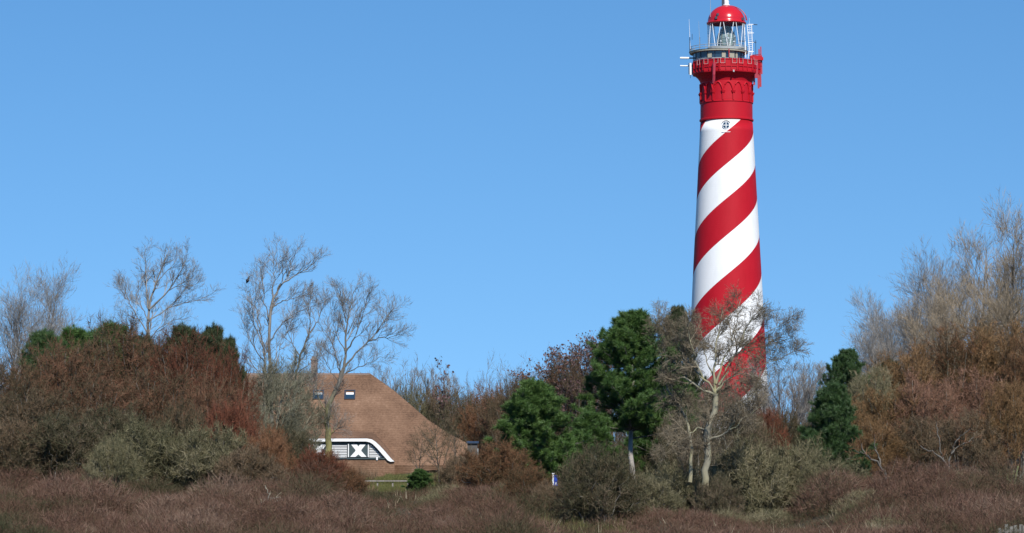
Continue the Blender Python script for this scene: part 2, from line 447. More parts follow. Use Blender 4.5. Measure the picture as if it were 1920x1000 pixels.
RF = 3.06; TW_TOP = tz(222.5); RF = 0.0
TW_S, TW_K = .877, .129                  # the bands keep one slope, so they widen with the shaft
TW_R0 = 48.5 + TW_S * tz(225)
RF = 3.5
TW_PH = .25 - (-(math.log(TW_R0 - TW_S * tz(370)) + math.log(TW_R0 - TW_S * tz(443.5))) / 2 / TW_K)
TW_PH -= math.floor(TW_PH)
RF = 0.0
light = thing('lighthouse', 'tall round lighthouse with red and white spiral bands and a red domed lantern', 'lighthouse', (TX, TD, TB))
prof = [(rr(86), -1.0), (rr(85), tz(895)), (rr(80.5), tz(820)), (rr(75.6), tz(740)), (rr(69), tz(610)), (rr(63.6), tz(500)), (rr(58.2), tz(400)),
        (rr(53), tz(300)), (rr(49.4), tz(232)), (rr(49.0), TW_TOP - .3)]
pp = []
for (r0, z0), (r1, z1) in zip(prof[:-1], prof[1:]):
    for k in range(4): pp.append((r0 + (r1 - r0) * k / 4, z0 + (z1 - z0) * k / 4))
mb = MB()
mb.lathe(pp + [(rr(49.0), TW_TOP - .3), (rr(49), tz(190))], seg=96)
shaft = mb.build('shaft', tower_mat(), light, smooth=True)
RF = 3.06
mb = MB()   # red neck: collar, string courses, flare under the gallery
mb.lathe([(rr(49), tz(223.5)), (rr(51), tz(222)), (rr(51), tz(219.5)), (rr(49.2), tz(218.5)), (rr(49), tz(190)),
          (rr(50.3), tz(189.2)), (rr(50.3), tz(187.8)), (rr(49), tz(187)), (rr(48.8), tz(172)), (rr(49), tz(150)), (rr(50.5), tz(146)),
          (rr(54), tz(141)), (rr(59), tz(136.5)), (rr(60.5), tz(133.8))], seg=96)
neck = mb.build('neck', M['red'], light, smooth=False)
mb = MB()
na = 16
for k in range(na):
    a0 = -pi / 2 + 2 * pi * k / na
    for sgn in (-1, 1):
        pts = []
        for q in np.linspace(0, 1, 8):
            a = a0 + sgn * (pi / na) * (1 - q ** 1.7 if False else (1 - q))
            py = 170 - 17 * (1 - (1 - q) ** 2.2)
            pts.append([cos(a) * rr(49.6), sin(a) * rr(49.6), tz(py)])
        mb.tube(pts, 0.085, 6)
    a = a0 + pi / na
    mb.lathe([(0.05, tz(176)), (0.2, tz(173)), (0.26, tz(169.5)), (0.05, tz(169))], c=(cos(a) * rr(49.4), sin(a) * rr(49.4)), seg=8)
mb.build('arcade_moulding', M['red'], neck)
# little square bosses on the string courses
for k in range(na):
    a = -pi / 2 + 2 * pi * (k + .5) / na
    mb = MB(); mb.box([cos(a) * rr(49.8), sin(a) * rr(49.8), tz(180)], (0.16, 0.18, 0.9), rz=a + pi / 2)
    mb.build('pilaster_strip', M['red'], neck)
RF = 3.9
# gallery: polygonal slab with solid parapet
NG = 12; ga = -pi / 2 + pi / NG
kR = 1 / cos(pi / NG)
mb = MB()
g0, g1 = tz(133.5), tz(109.5)
mb.lathe([(rr(50), g0 + .02), (rr(62) * kR, g0), (rr(62.6) * kR, g0 + .12), (rr(62.6) * kR, g1 - .1), (rr(63.6) * kR, g1 - .1), (rr(63.6) * kR, g1), (rr(60.5) * kR, g1), (rr(60.5) * kR, g0 + .45), (0.2, g0 + .45)], seg=NG, a0=ga)
gal = mb.build('gallery', M['red'], light)
mb = MB()   # panel frames and small corbel blocks on the parapet's outside
for k in range(NG):
    a = -pi / 2 + 2 * pi * k / NG; ap = rr(62.6)
    wd = 2 * ap * math.tan(pi / NG)
    ex, ey = -sin(a), cos(a)
    for t in (-.46, -.15, .15, .46):
        mb.box([cos(a) * (ap + .03) + ex * wd * t, sin(a) * (ap + .03) + ey * wd * t, tz(121)], (0.07, 0.12, g1 - g0 - .35), rz=a + pi / 2)
    mb.box([cos(a) * (ap + .03), sin(a) * (ap + .03), tz(123.5)], (wd * .93, 0.1, 0.08), rz=a + pi / 2)
mb.build('parapet_panel', M['red'], gal)
for k, ts in ((0, (-.32, .32)), (1, (-.3, .25)), (-1, (-.3, .3)), (2, (-.2,)), (-2, (0.1,)), (3, (.2,))):
    a = -pi / 2 + 2 * pi * k / NG; ap = rr(63.6) + .1; wd = 2 * ap * math.tan(pi / NG); ex, ey = -sin(a), cos(a)
    for t in ts:
        mb = MB(); c = np.array([cos(a) * ap + ex * wd * t, sin(a) * ap + ey * wd * t, 0])
        for q in (-.26, .26):
            e = c + np.array([ex * q, ey * q, 0])
            mb.tube([e + [0, 0, tz(118.5)], e + [0, 0, tz(108.2)]], .022, 6)
        mb.tube([c + [ex * -.26, ey * -.26, tz(118.2)], c + [ex * .26, ey * .26, tz(118.2)]], .022, 6)
        mb.build('clamp_frame', M['pinkish'], gal)
RF = 3.4
# watch room, off centre to the left, with its own roof deck
WC = (rr(-14.5), 0.0)
mb = MB(); mb.lathe([(rr(47.5), g0 + .45), (rr(47.5), tz(108)), (rr(48.4), tz(107.9)), (rr(48.4), tz(106.7)), (rr(47), tz(106.6))], c=WC, seg=40)
room = mb.build('watch_room', M['steel'], light)
mb = MB(); mb.lathe([(rr(47.5), tz(106.7)), (rr(48), tz(94.2))], c=WC, seg=40)
wband = mb.build('window_band', M['darkglass'], room)
for k in range(20):
    a = 2 * pi * k / 20 + .1; mb = MB()
    c = np.array([WC[0] + cos(a) * rr(48.4), WC[1] + sin(a) * rr(48.4), 0])
    mb.tube([c + [0, 0, tz(106.5)], c + [0, 0, tz(94)]], .035, 6)
    mb.build('mullion', M['dark'], wband)
for a, w, h in ((-1.98, .5, .6), (-1.44, .45, .65), (-1.12, .75, .8), (-.88, .3, .7)):
    mb = MB(); mb.box([WC[0] + cos(a) * rr(49), WC[1] + sin(a) * rr(49), tz(107) + h / 2], (w, .06, h), rz=a + pi / 2)
    mb.build('pale_panel', M['deck'], room)
mb = MB(); mb.lathe([(0.3, tz(94.2)), (rr(54.5), tz(94.2)), (rr(55), tz(93.6)), (rr(55), tz(91)), (rr(56), tz(90.6)), (0.3, tz(90.6))], c=WC, seg=48)
deck = mb.build('upper_deck', M['deck'], light)
mb = MB()
for k in range(24):
    a = 2 * pi * k / 24; c = np.array([WC[0] + cos(a) * rr(53.5), WC[1] + sin(a) * rr(53.5), 0])
    mb.tube([c + [0, 0, tz(91)], c + [0, 0, tz(82)]], .03, 6)
for py in (82, 86.5):
    a = np.linspace(0, 2 * pi, 49)
    mb.tube(np.stack([WC[0] + np.cos(a) * rr(53.5), WC[1] + np.sin(a) * rr(53.5), np.full(49, tz(py))], -1), .035, 6, cap=False)
mb.build('railing', M['steel'], deck)
RF = 2.2
# lantern
LC = (rr(0.5), 0.0); LR = rr(35)
mb = MB(); mb.lathe([(LR + .1, tz(91.5)), (LR + .1, tz(86)), (LR - .05, tz(86)), (LR - .1, tz(91))], c=LC, seg=48)
lant = mb.build('lantern', M['steel'], light)
mb = MB(); mb.lathe([(LR - .03, tz(86)), (LR - .03, tz(40))], c=LC, seg=64)
mb.build('glazing', M['glass'], lant, smooth=True)
mb = MB(); nb = 9
for k in range(nb):
    a = -pi / 2 + .05 + 2 * pi * k / nb
    for s in (-1, 1):
        b0, b1 = a + s * .05, a + s * (pi / nb - .07)
        n = 6; q = np.linspace(0, 1, n); aa = b0 + (b1 - b0) * q
        mb.tube(np.stack([LC[0] + np.cos(aa) * (LR + .01), LC[1] + np.sin(aa) * (LR + .01), tz(88) + (tz(40.5) - tz(88)) * q], -1), .038, 6)
mb.build('glazing_bar', M['white'], lant)
mb = MB()
prl = []
for q in np.linspace(0, 1, 15):
    r = rr(8 + 9.5 * sin(pi * min(1, q * .93 + .12)) ** .8)
    prl.append((r, tz(90) + (tz(46) - tz(90)) * q))
pr2 = []
for (r, z) in prl: pr2 += [(r, z - .07), (r * .94, z + .06)]
mb.lathe([(0.05, pr2[0][1])] + pr2 + [(rr(6), tz(45)), (.05, tz(44.5))], c=LC, seg=32)
mb.build('lens', M['lens'], lant)
mb = MB()
for k in range(8):
    a = 2 * pi * k / 8 + .2
    pts = [[LC[0] + cos(a) * (r + .05), LC[1] + sin(a) * (r + .05), z] for r, z in prl]
    mb.tube(pts, .04, 6)
mb.build('lens_frame', M['deck'], lant)
mb = MB()
for k, (a, py) in enumerate(((-2.1, 75), (-1.55, 62), (-1.5, 70), (-1.0, 76), (-.9, 66))):
    c = np.array([LC[0] + cos(a) * rr(24), LC[1] + sin(a) * rr(24), tz(py)])
    mb = MB(); mb.box(c, (.2, .16, .16)); mb.tube([c, c * [1, 1, 0] + [0, 0, tz(90)]], .02, 5)
    mb.build('warning_light', M['white'], lant)
RF = 0.0; ztop = tz(10.5); RF = 2.2
mb = MB()
dp = [(LR - .3, tz(41)), (LR + .12, tz(40.6)), (LR + .16, tz(38)), (LR + .05, tz(37.4))]
for q in np.linspace(0, 1, 18)[0:]:
    a = q * pi / 2
    dp.append((max(.28, (LR + .02) * cos(a)), tz(37) + (ztop - tz(37)) * sin(a)))
mb.lathe(dp, c=LC, seg=64, capt=True)
dome = mb.build('dome', M['dome_red'], light, smooth=True)
RF = 0.0
mb = MB()
mb.lathe([(.05, tz(10.8)), (.42, tz(10.5)), (.42, tz(8.8)), (.30, tz(8.5)), (.34, tz(3)), (.26, tz(2)), (.26, tz(-4)), (.08, tz(-6)), (.02, tz(-16))], c=LC, seg=20)
mb.build('ventilator', M['white'], dome, smooth=False)
mb = MB()
mb.box([LC[0] - .38, -.1, tz(4.5)], (.3, .3, .9)); mb.tube([[LC[0] - .5, -.1, tz(8)], [LC[0] - .4, -.1, tz(-14)]], .05, 6)
mb.build('vane_motor', M['dark'], dome)
RF = 1.0
mb = MB()   # curved ladder over the dome
for off in (-.16, .16):
    pts = []
    for q in np.linspace(.02, .86, 16):
        a = q * pi / 2; az = -.35 + off / 2.4
        r = (LR + .28) * cos(a); z = tz(39) + (tz(8.5) - tz(39)) * sin(a)
        pts.append([LC[0] + cos(az) * r, sin(az) * r, z])
    mb.tube(pts, .055, 6)
for q in np.linspace(.06, .84, 12):
    a = q * pi / 2; r = (LR + .28) * cos(a); z = tz(39) + (tz(8.5) - tz(39)) * sin(a)
    mb.tube([[LC[0] + cos(az) * r, sin(az) * r, z] for az in (-.35 - .08, -.35 + .08)], .035, 5)
mb.build('dome_ladder', M['dull_red'], dome)
RF = 2.0
for a, py in ((-2.2, 33), (-.62, 34), (-2.15, 27)):
    q = sin(math.acos(min(1, max(0, (py - 10.5) / 29)))); q = cos(math.asin(max(0, min(1, (39 - py) / 28.5))))
    mb = MB(); mb.box([LC[0] + cos(a) * (LR * q + .1), sin(a) * (LR * q + .1), tz(py)], (.26, .3, .3)); mb.build('lamp_bracket', M['dark'], dome)
RF = 1.2
# white ladder mast right of the lantern
mb = MB()
x0 = rr(1404 - 1363.5); x1 = rr(1411 - 1363.5)
for dx, y_ in ((0, -1.2), (.38, -1.2)):
    mb.tube([[x0 + dx - .05, y_, tz(110)], [x0 + dx + .1, y_, tz(92)], [x0 + dx + (.0 if dx else -.15), y_, tz(46)]], .045, 6)
for py in np.arange(48, 108, 4.0):
    mb.tube([[x0 - .06, -1.2, tz(py)], [x0 + .42, -1.2, tz(py)]], .025, 5)
for py in (46, 62, 80, 97): mb.box([x0 + .3, -1.2, tz(py)], (.65, .08, .08))
mb.tube([[x0 - .35, -1.4, tz(109)], [x0 - .4, -1.4, tz(78)]], .07, 6)
mb.build('ladder_mast', M['white'], light)
for px, py, w in ((1417, 46, 8), (1414, 79, 10), (1391, 77, 14)):
    mb = MB(); mb.tube([[rr(px - 1363.5 - w / 2), -1.2, tz(py)], [rr(px - 1363.5 + w / 2), -1.2, tz(py + .6)]], .05, 6)
    mb.build('instrument_arm', M['dark'], light)
mb = MB(); mb.tube([[rr(1418 - 1363.5), -1, tz(75)], [rr(1418 - 1363.5), -1, tz(104)]], .03, 6)
mb.build('instrument_arm', M['dark'], light)


def antenna(pts, r, mat, name='whip_antenna', box=None):
    m_ = MB()
    if box is not None: m_.box(*box)
    if pts is not None: m_.tube(pts, r, 8)
    return m_.build(name, mat, light)


def T(px, py, y=0.0): return [rr(px - 1363.5), y, P(px, py, TD + y)[2] - TB]


antenna([T(1295, 92, -.6), T(1294.5, 74, -.6), T(1293, 36, -.6)], [.035, .03, .012], M['white'])
antenna([T(1311.5, 88, -2.2), T(1311, 72, -2.2), T(1309.5, 40, -2.2)], [.03, .025, .01], M['steel'])
antenna([T(1333, 32, -1), T(1333, -12, -1)], [.03, .012], M['steel'])
antenna([T(1409, 60, .5), T(1408, 34, .5)], [.025, .01], M['white'])
antenna([T(1299, 75, -.3), T(1299, 64, -.3)], [.03, .03], M['dark'])
for px in (1294.3, 1313):
    antenna([T(px, 97, -.6), T(px, 70, -.6)], [.05, .045], M['dark'], 'antenna_mast')
for px, p0, p1 in ((1284, 109, 3.2), (1284, 123.7, 2)):
    m_ = MB(); m_.tube([T(1276, p0, -.5), T(1292.5, p0 + .2, -.5)], p1 / S16 / 1.6, 10)
    an = m_.build('boom_antenna', M['white'], light)
    m_ = MB(); m_.tube([T(1292, p0 + .2, -.5), T(1306, p0 + .2, -.5)], .08, 8); m_.build('boom_arm', M['dark'], an)
m_ = MB(); m_.tube([T(1295, 118.5, -.8), T(1295.2, 141, -.8)], .14, 10)
an = m_.build('panel_antenna', M['white'], light)
m_ = MB(); m_.box([rr(1299 - 1363.5), -.7, tz(130)], (.9, .12, .12)); m_.box([rr(1292.6 - 1363.5), -.75, tz(128)], (.12, .2, 1.3)); m_.tube([T(1295.2, 141, -.8), T(1295.2, 147, -.8)], .03, 6)
m_.build('antenna_bracket', M['dark'], an)
for px, p0, p1, yy, w in ((1414, 108, 160, -1.4, .20), (1417.5, 118, 148, -1.9, .38), (1422.5, 128, 166, -1.2, .22), (1424.5, 92, 136, -1.0, .15), (1427, 128, 162, -.6, .22), (1430, 108, 137, -.2, .16), (1428.5, 86, 122, -.4, .14)):
    m_ = MB(); m_.box([rr(px - 1363.5), yy, (tz(p0) + tz(p1)) / 2], (w, .14, tz(p0) - tz(p1)), ry=-.012)
    an = m_.build('panel_antenna', M['dull_red'], light)
    m_ = MB(); zz = (tz(p0) * .6 + tz(p1) * .4)
    m_.tube([[rr(px - 1363.5), yy + .05, zz], [rr(1408 - 1363.5), yy + .9, zz]], .05, 6); m_.build('antenna_bracket', M['dull_red'], an)
m_ = MB(); m_.box(T(1418.5, 109.5, -.9), (1.4, .9, .55)); m_.box(T(1427, 110.5, -.6), (.7, .3, .35)); m_.build('antenna_cabinet', M['red'], light)
# red pipe with a stay in front of the parapet, throwing its shadow down the neck
m_ = MB()
yp = -sqrt(max(.1, rr(66) ** 2 - rr(1335.5 - 1363.5) ** 2))
m_.tube([T(1336.5, 118, yp), T(1336, 140, yp - .1), T(1335, 156, yp + .1)], [.2, .17, .13], 8); m_.tube([T(1339, 120, yp - .1), T(1337.5, 152, yp)], .05, 6)
m_.tube([T(1334, 157, yp + .4), T(1331, 154, yp + .9)], .1, 6)
m_.build('pipe_antenna', M['dull_red'], light)
m_ = MB(); m_.tube([T(1372.8, 131, -rr(63)), T(1372.8, 134.8, -rr(63))], .1, 8); m_.build('hanging_lamp', M['lamp'], light)
m_ = MB()
m_.tube([T(1365, 92, -rr(53)), T(1364.4, 108, -rr(64.5))], .06, 6); m_.build('stay', M['dull_red'], light)
# round window with white cross, arch moulding and sill
RF = 3.06
wz = tz(235.2); wr = rr(50.0); wx = rr(1359 - 1363.5)
wy = -sqrt(wr * wr - wx * wx)


def disc(m_, r, y, n=28, r1=0.0):
    a = np.arange(n) * 2 * pi / n
    if r1 == 0: m_.poly([[wx + r * cos(t), y, wz + r * sin(t)] for t in a[::-1]])
    else:
        v = np.array([[wx + q * cos(t), yy, wz + q * sin(t)] for q, yy in ((r1, y + .12), (r1, y), (r, y), (r, y + .12)) for t in a])
        m_.add(v, [[i * n + j, i * n + (j + 1) % n, (i + 1) * n + (j + 1) % n, (i + 1) * n + j] for i in range(3) for j in range(n)])


m_ = MB(); disc(m_, .40, wy - .05); win = m_.build('round_window', M['darkglass'], light)
m_ = MB(); disc(m_, .44, wy - .07, r1=.385); m_.build('window_frame', M['white'], win)
m_ = MB(); m_.box([wx, wy - .085, wz], (.09, .05, .8)); m_.box([wx, wy - .093, wz], (.8, .05, .08)); m_.build('glazing_cross', M['white'], win)
m_ = MB()
a = np.linspace(radians(25), radians(155), 16)
m_.tube(np.stack([wx + .56 * np.cos(a), np.full(16, wy - .04), wz + .56 * np.sin(a)], -1), .03, 6); m_.build('window_hood', M['deck'], win)
m_ = MB(); m_.box([wx, wy - .02, tz(247.6)], (1.0, .10, .06)); m_.build('sill', M['white'], win)

# ============================================================ HOUSE
HD = 240.0; HK = F / HD
hx = P(693, 700, HD)[0]; HZ0 = float(zg(hx, HD)) - .1
house = thing('farmhouse', 'low farmhouse with a sweeping brown hipped roof and white eyebrow gable', 'house', (hx, HD, HZ0))


def hp(px, py, dy=0.0):
    q = P(px, py, HD + dy); return np.array([q[0] - hx, dy, q[2] - HZ0])


RM = roof_mat()
hip = [(693, 700), (716, 716), (740, 734), (770, 760), (800, 786), (835, 809), (862, 824), (885, 836), (890, 872), (891, 898)]
zr = hp(693, 700)[2]
# roof rises from the front eave back to the ridge; the hip end curves out to the right
def fy(z): return -1.0 + (z / zr) ** 1.1 * 7.0


rows = []
for (px, py) in hip:
    z = hp(px, py)[2]; yy = fy(z)
    x = P(px, py, HD + yy)[0] - hx
    z = P(px, py, HD + yy)[2] - HZ0
    rows.append((x, yy, z))
XL = -11.0
mb = MB()
nc = 24
RB = 14.0   # back eave
vs = []
for (x, yy, z) in rows:
    xl = XL - (x - rows[0][0]) * 1.0
    for c in np.linspace(0, 1, nc): vs.append([xl + (x - xl) * c, yy, z])
f = [[i * nc + j, (i + 1) * nc + j, (i + 1) * nc + j + 1, i * nc + j + 1] for i in range(len(rows) - 1) for j in range(nc - 1)]
mb.add(vs, f)
# right hip, back slope, left hip
ridge_y = rows[0][1]
for side in (1, -1):
    v2 = []
    for (x, yy, z) in rows:
        xx = x if side == 1 else XL - (x - rows[0][0])
        for c in np.linspace(0, 1, 8): v2.append([xx, yy + (2 * ridge_y - 2 * yy) * c, z])
    f2 = [[i * 8 + j, (i + 1) * 8 + j, (i + 1) * 8 + j + 1, i * 8 + j + 1] for i in range(len(rows) - 1) for j in range(7)]
    if side == -1: f2 = [q[::-1] for q in f2]
    mb.add(v2, f2)
v3 = [[p[0], 2 * ridge_y - p[1], p[2]] for p in vs]
mb.add(v3, [q[::-1] for q in f])
roof = mb.build('roof', RM, house)
mb = MB(); mb.tube([[XL, ridge_y, zr + .02], [rows[0][0], ridge_y, zr + .02]], .14, 8); mb.build('ridge_cap', M['brick'], roof)
mb = MB()
cx = hp(580, 700)[0]
mb.box([cx, ridge_y, zr + .35], (.5, .6, 1.8)); mb.box([cx, ridge_y, zr + 1.28], (.6, .7, .12)); mb.box([cx, ridge_y, zr + 1.42], (.4, .4, .2))
mb.build('chimney', M['brick'], roof)


def roof_at(px, py):
    """point of the front slope seen at the pixel, found by stepping along its sight line"""
    lo, hi = -1.0, 7.0
    for _ in range(40):
        mid = (lo + hi) / 2; q = P(px, py, HD + mid); z = q[2] - HZ0
        if fy(max(z, 0)) > mid: lo = mid
        else: hi = mid
    q = P(px, py, HD + lo); return np.array([q[0] - hx, lo, q[2] - HZ0])


for k, px in enumerate((597, 656)):
    c = roof_at(px, 742); c2 = roof_at(px, 735)
    sl = math.atan2(c2[2] - c[2], c2[1] - c[1])
    n_ = np.array([0, -sin(sl), cos(sl)])
    m_ = MB()
    for dx, w in ((-.38, .1), (.38, .1)): m_.box(c + n_ * .07 + [dx, 0, 0], (w, 1.02, .16), rx=sl)
    up = np.array([0, cos(sl), sin(sl)])
    for dv in (-.46, .46): m_.box(c + n_ * .07 + up * dv, (.66, .1, .155), rx=sl)
    fr = m_.build('skylight', M['dark'], house)
    m_ = MB(); m_.box(c + n_ * .05, (.665, .83, .05), rx=sl); m_.build('skylight_pane', M['darkglass'], fr)
    m_ = MB(); m_.box(c + n_ * .085 + up * .14, (.6, .22, .02), rx=sl); m_.build('roller_blind', M['steel'] if k == 0 else M['white'], fr)
# eyebrow gable: white bargeboard, slatted boarding, hourglass shutters
ED = -1.9 + 0.2


def ep(px, py, dy=0.0):
    q = P(px, py, HD + ED + dy); return np.array([q[0] - hx, ED + dy, q[2] - HZ0])


def strip(outer, inner, y0, y1, mat, name, parent):
    """solid band between two pixel polylines"""
    m_ = MB(); n = len(outer)
    a = [ep(*p, dy=y0) for p in outer]; b = [ep(*p, dy=y0) for p in inner]
    sh = np.array([0, y1 - y0, 0])
    v = a + b + [q + sh for q in a] + [q + sh for q in b]
    f = []
    for i in range(n - 1):
        f += [[i, n + i, n + i + 1, i + 1], [2 * n + i, 2 * n + i + 1, 3 * n + i + 1, 3 * n + i], [i, i + 1, 2 * n + i + 1, 2 * n + i], [n + i, 3 * n + i, 3 * n + i + 1, n + i + 1]]
    f += [[0, 2 * n, 3 * n, n], [n - 1, 2 * n - 1, 4 * n - 1, 3 * n - 1]]
    m_.add(v, f)
    return m_.build(name, mat, parent)


out_ = [(470, 823), (560, 823), (640, 822.6), (688, 822.5), (697, 824), (704, 828.5), (712, 836), (722, 847), (733, 860), (739.5, 865.5)]
inn_ = [(470, 828.3), (560, 828.3), (640, 828), (686, 828), (693, 829.5), (699, 833), (707, 841), (717, 852.5), (727, 863.5), (732, 866)]
gable = strip(out_, inn_, -.25, .35, M['white'], 'bargeboard', house)
# roof swell that joins the gable head to the slope
m_ = MB(); n = len(out_)
v = [ep(px, py - .3, .35) for px, py in out_] + [roof_at(px, py - 22) + np.array([0, .3, -.25]) for px, py in out_] + [ep(px, py - .3, -.2) for px, py in out_]
m_.add(v, [[i, i + 1, n + i + 1, n + i] for i in range(n - 1)] + [[2 * n + i, 2 * n + i + 1, i + 1, i] for i in range(n - 1)])
m_.build('gable_roof', RM, house)
# wall behind the boards
m_ = MB()
m_.poly([ep(px, py, .2) for px, py in [(470, 828), (686, 828), (693, 829.5), (699, 833), (707, 841), (717, 852.5), (724, 860), (470, 860)]][::-1])
wall = m_.build('wall', M['teal'], house)


def xr(py):   # right edge of the boarding
    return float(np.interp(py, [829, 833, 841, 852.5, 860], [688, 696, 704, 714, 721]))


for py in np.arange(835.5, 858, 3.05):
    for a0, a1 in ((620, 650.5), (692.5, xr(py) - 1.5), (520, 578)):
        if a1 - a0 < 2: continue
        p0, p1 = ep(a0, py, .1), ep(a1, py, .1)
        m_ = MB(); m_.box((p0 + p1) / 2, (p1[0] - p0[0], .05, .066)); m_.build('pale_slat', M['white'], wall)


def shutter(x0, x1):
    y0, y1 = 832.5, 857.3
    m_ = MB(); a, b = ep(x0, y1, .06), ep(x1, y0, .06)
    m_.box((a + b) / 2, (b[0] - a[0], .06, b[2] - a[2])); sh = m_.build('shutter', M['teal'], house)
    m_ = MB(); xm = (x0 + x1) / 2; ym = (y0 + y1) / 2; q = 3.6
    for side in (-1, 1):
        ys = [y0, ym, y1]
        m_.poly([ep(px, py, .022) for px, py in ([(x0 + 4, y0 + .8), (xm - 3, y0 + .8), (xm + .0, y0 + 5), (xm + 3, y0 + .8), (x1 - 4, y0 + .8), (xm + 5.5, ym - 1), (xm + 5.5, ym + 1), (x1 - 2.6, y1 - .4), (xm + 5.5, y1 - .4), (xm, y1 - 5), (xm - 5.5, y1 - .4), (x0 + 2.6, y1 - .4), (xm - 5.5, ym + 1), (xm - 5.5, ym - 1)][::-1 if side == 1 else 1])]) if side == 1 else None
    m_.build('hourglass_pattern', M['white'], sh)
    for px in (x0 - .7, x1 + .7):
        m_ = MB(); a, b = ep(px, y1, .02), ep(px, y0, .02); m_.box((a + b) / 2, (.075, .1, b[2] - a[2]))
        m_.build('stile', M['white'], sh)


shutter(654, 690); shutter(581, 617)
m_ = MB(); a = ep(707, 859.5, -.1); m_.box(a, (.13, .13, .28)); m_.build('spout', M['white'], house)
a, b = ep(470, 860, 0), ep(722, 860, 0)
m_ = MB(); m_.box((a + b) / 2, (b[0] - a[0], .3, .10)); m_.build('sill', M['teal'], house)
a, b = ep(470, 861.3, 0), ep(740, 861.3, 0); zb = (a[2] + b[2]) / 2
m_ = MB(); m_.box([(a[0] + b[0]) / 2, ED + .15, zb / 2], (b[0] - a[0], .4, zb)); m_.build('brick_base', RM, house)
# grey shed beside the roof's foot
q = P(886, 842, 234); sx_, sz_ = q[0], float(zg(q[0], 234))
shed = thing('shed', 'small grey boarded shed at the right foot of the brown roof', 'shed', (sx_, 234, sz_))
hs = q[2] + .45 - sz_
m_ = MB(); m_.box([0, 0, hs / 2], (.75, 1.6, hs)); m_.build('wall', M['dark'] if False else paint('grey_boards', (.10, .09, .085), .8, .2, .3, 5), shed)
m_ = MB(); m_.box([0, 0, hs + .04], (.95, 1.9, .08), rx=.06); m_.build('roof', M['dark'], shed)
m_ = MB(); m_.box([.42, -.82, hs * .45], (.06, .06, hs * .8)); m_.build('corner_post', M['steel'], shed)


# ============================================================ BARE TREES
def limb_paths(limbs, d, K=14, jit=0.03, seed=0, tr=1.0):
    """pixel polylines -> (N,K,3) world polylines; each limb drifts in depth"""
    rng = np.random.default_rng(seed); out = []; rad = []
    for pts, r0, r1, dz0, dz1 in limbs:
        w = np.array([P(px, py, d) for px, py in pts])
        s = np.concatenate([[0], np.cumsum(np.linalg.norm(np.diff(w, axis=0), axis=1))]); s /= s[-1]
        q = np.linspace(0, tr if r1 < .02 else 1, K)
        # smooth (Catmull-like) by interpolating then filtering
        c = np.stack([np.interp(q, s, w[:, i]) for i in range(3)], -1)
        c[1:-1] = .25 * c[:-2] + .5 * c[1:-1] + .25 * c[2:]
        c[:, 1] += dz0 + (dz1 - dz0) * q
        c[1:-1] += rng.normal(0, jit, (K - 2, 3))
        out.append(c); rad.append(.88 * (r0 + (r1 - r0) * q ** .65))
    return np.array(out), np.array(rad)


def twiggery(mb, Pt, R, levels, rng, base):
    """branch levels grown on the limbs Pt; the last level is single pointed twigs. base is subtracted (local origin)."""
    for i, lv in enumerate(levels):
        p, d, t, r = spawn(Pt, R, lv['n'], lv.get('t0', .25), 1.0, lv['ang'], 12, rng)
        L = lv['L'] * (1.05 - .45 * t) * rng.uniform(.55, 1.25, len(t))
        if lv.get('flat'): d[:, 1] *= lv['flat']; d = nrm(d)
        d[:, 2] += lv.get('lift', 0.0); d = nrm(d)
        tint = rng.random(len(t))
        if i == len(levels) - 1:
            blades(mb, p - base, d, L, lv['w'], rng, tint)
            return p + d * L[:, None]
        r0 = np.minimum(r * .7, lv['w']); K = lv.get('K', 5)
        Pt = grow(p, d, L, K, lv.get('wig', .16), lv.get('up', .05), rng); R = lin(r0, r0 * .35 + .002, K)
        tubes(mb, Pt - base, R, 3, tint)


def hero_tree(name, label, limbs, d, levels, bark, twig, seed, cat='tree', trunk_sides=10, tr=.88):
    rng = np.random.default_rng(seed)
    Pt, R = limb_paths(limbs, d, seed=seed, tr=tr)
    base = np.array([Pt[0, 0, 0], d, float(zg(Pt[0, 0, 0], d))])
    t = thing(name, label, cat, base)
    m_ = MB()
    root = Pt[0, 0].copy()
    if root[2] > base[2] - .2:      # bring the stem down into the ground
        ext = np.array([[root[0] + .05, root[1], base[2] - .4], root])
        m_.tube(ext - base, [R[0, 0] * 1.25, R[0, 0]], trunk_sides, cap=False)
    tubes(m_, Pt - base, R, trunk_sides)
    m_.build('trunk', bark, t, smooth=True)
    m_ = MB(); tips = twiggery(m_, Pt, R, levels, rng, base)
    m_.build('crown', twig, t)
    return t, tips


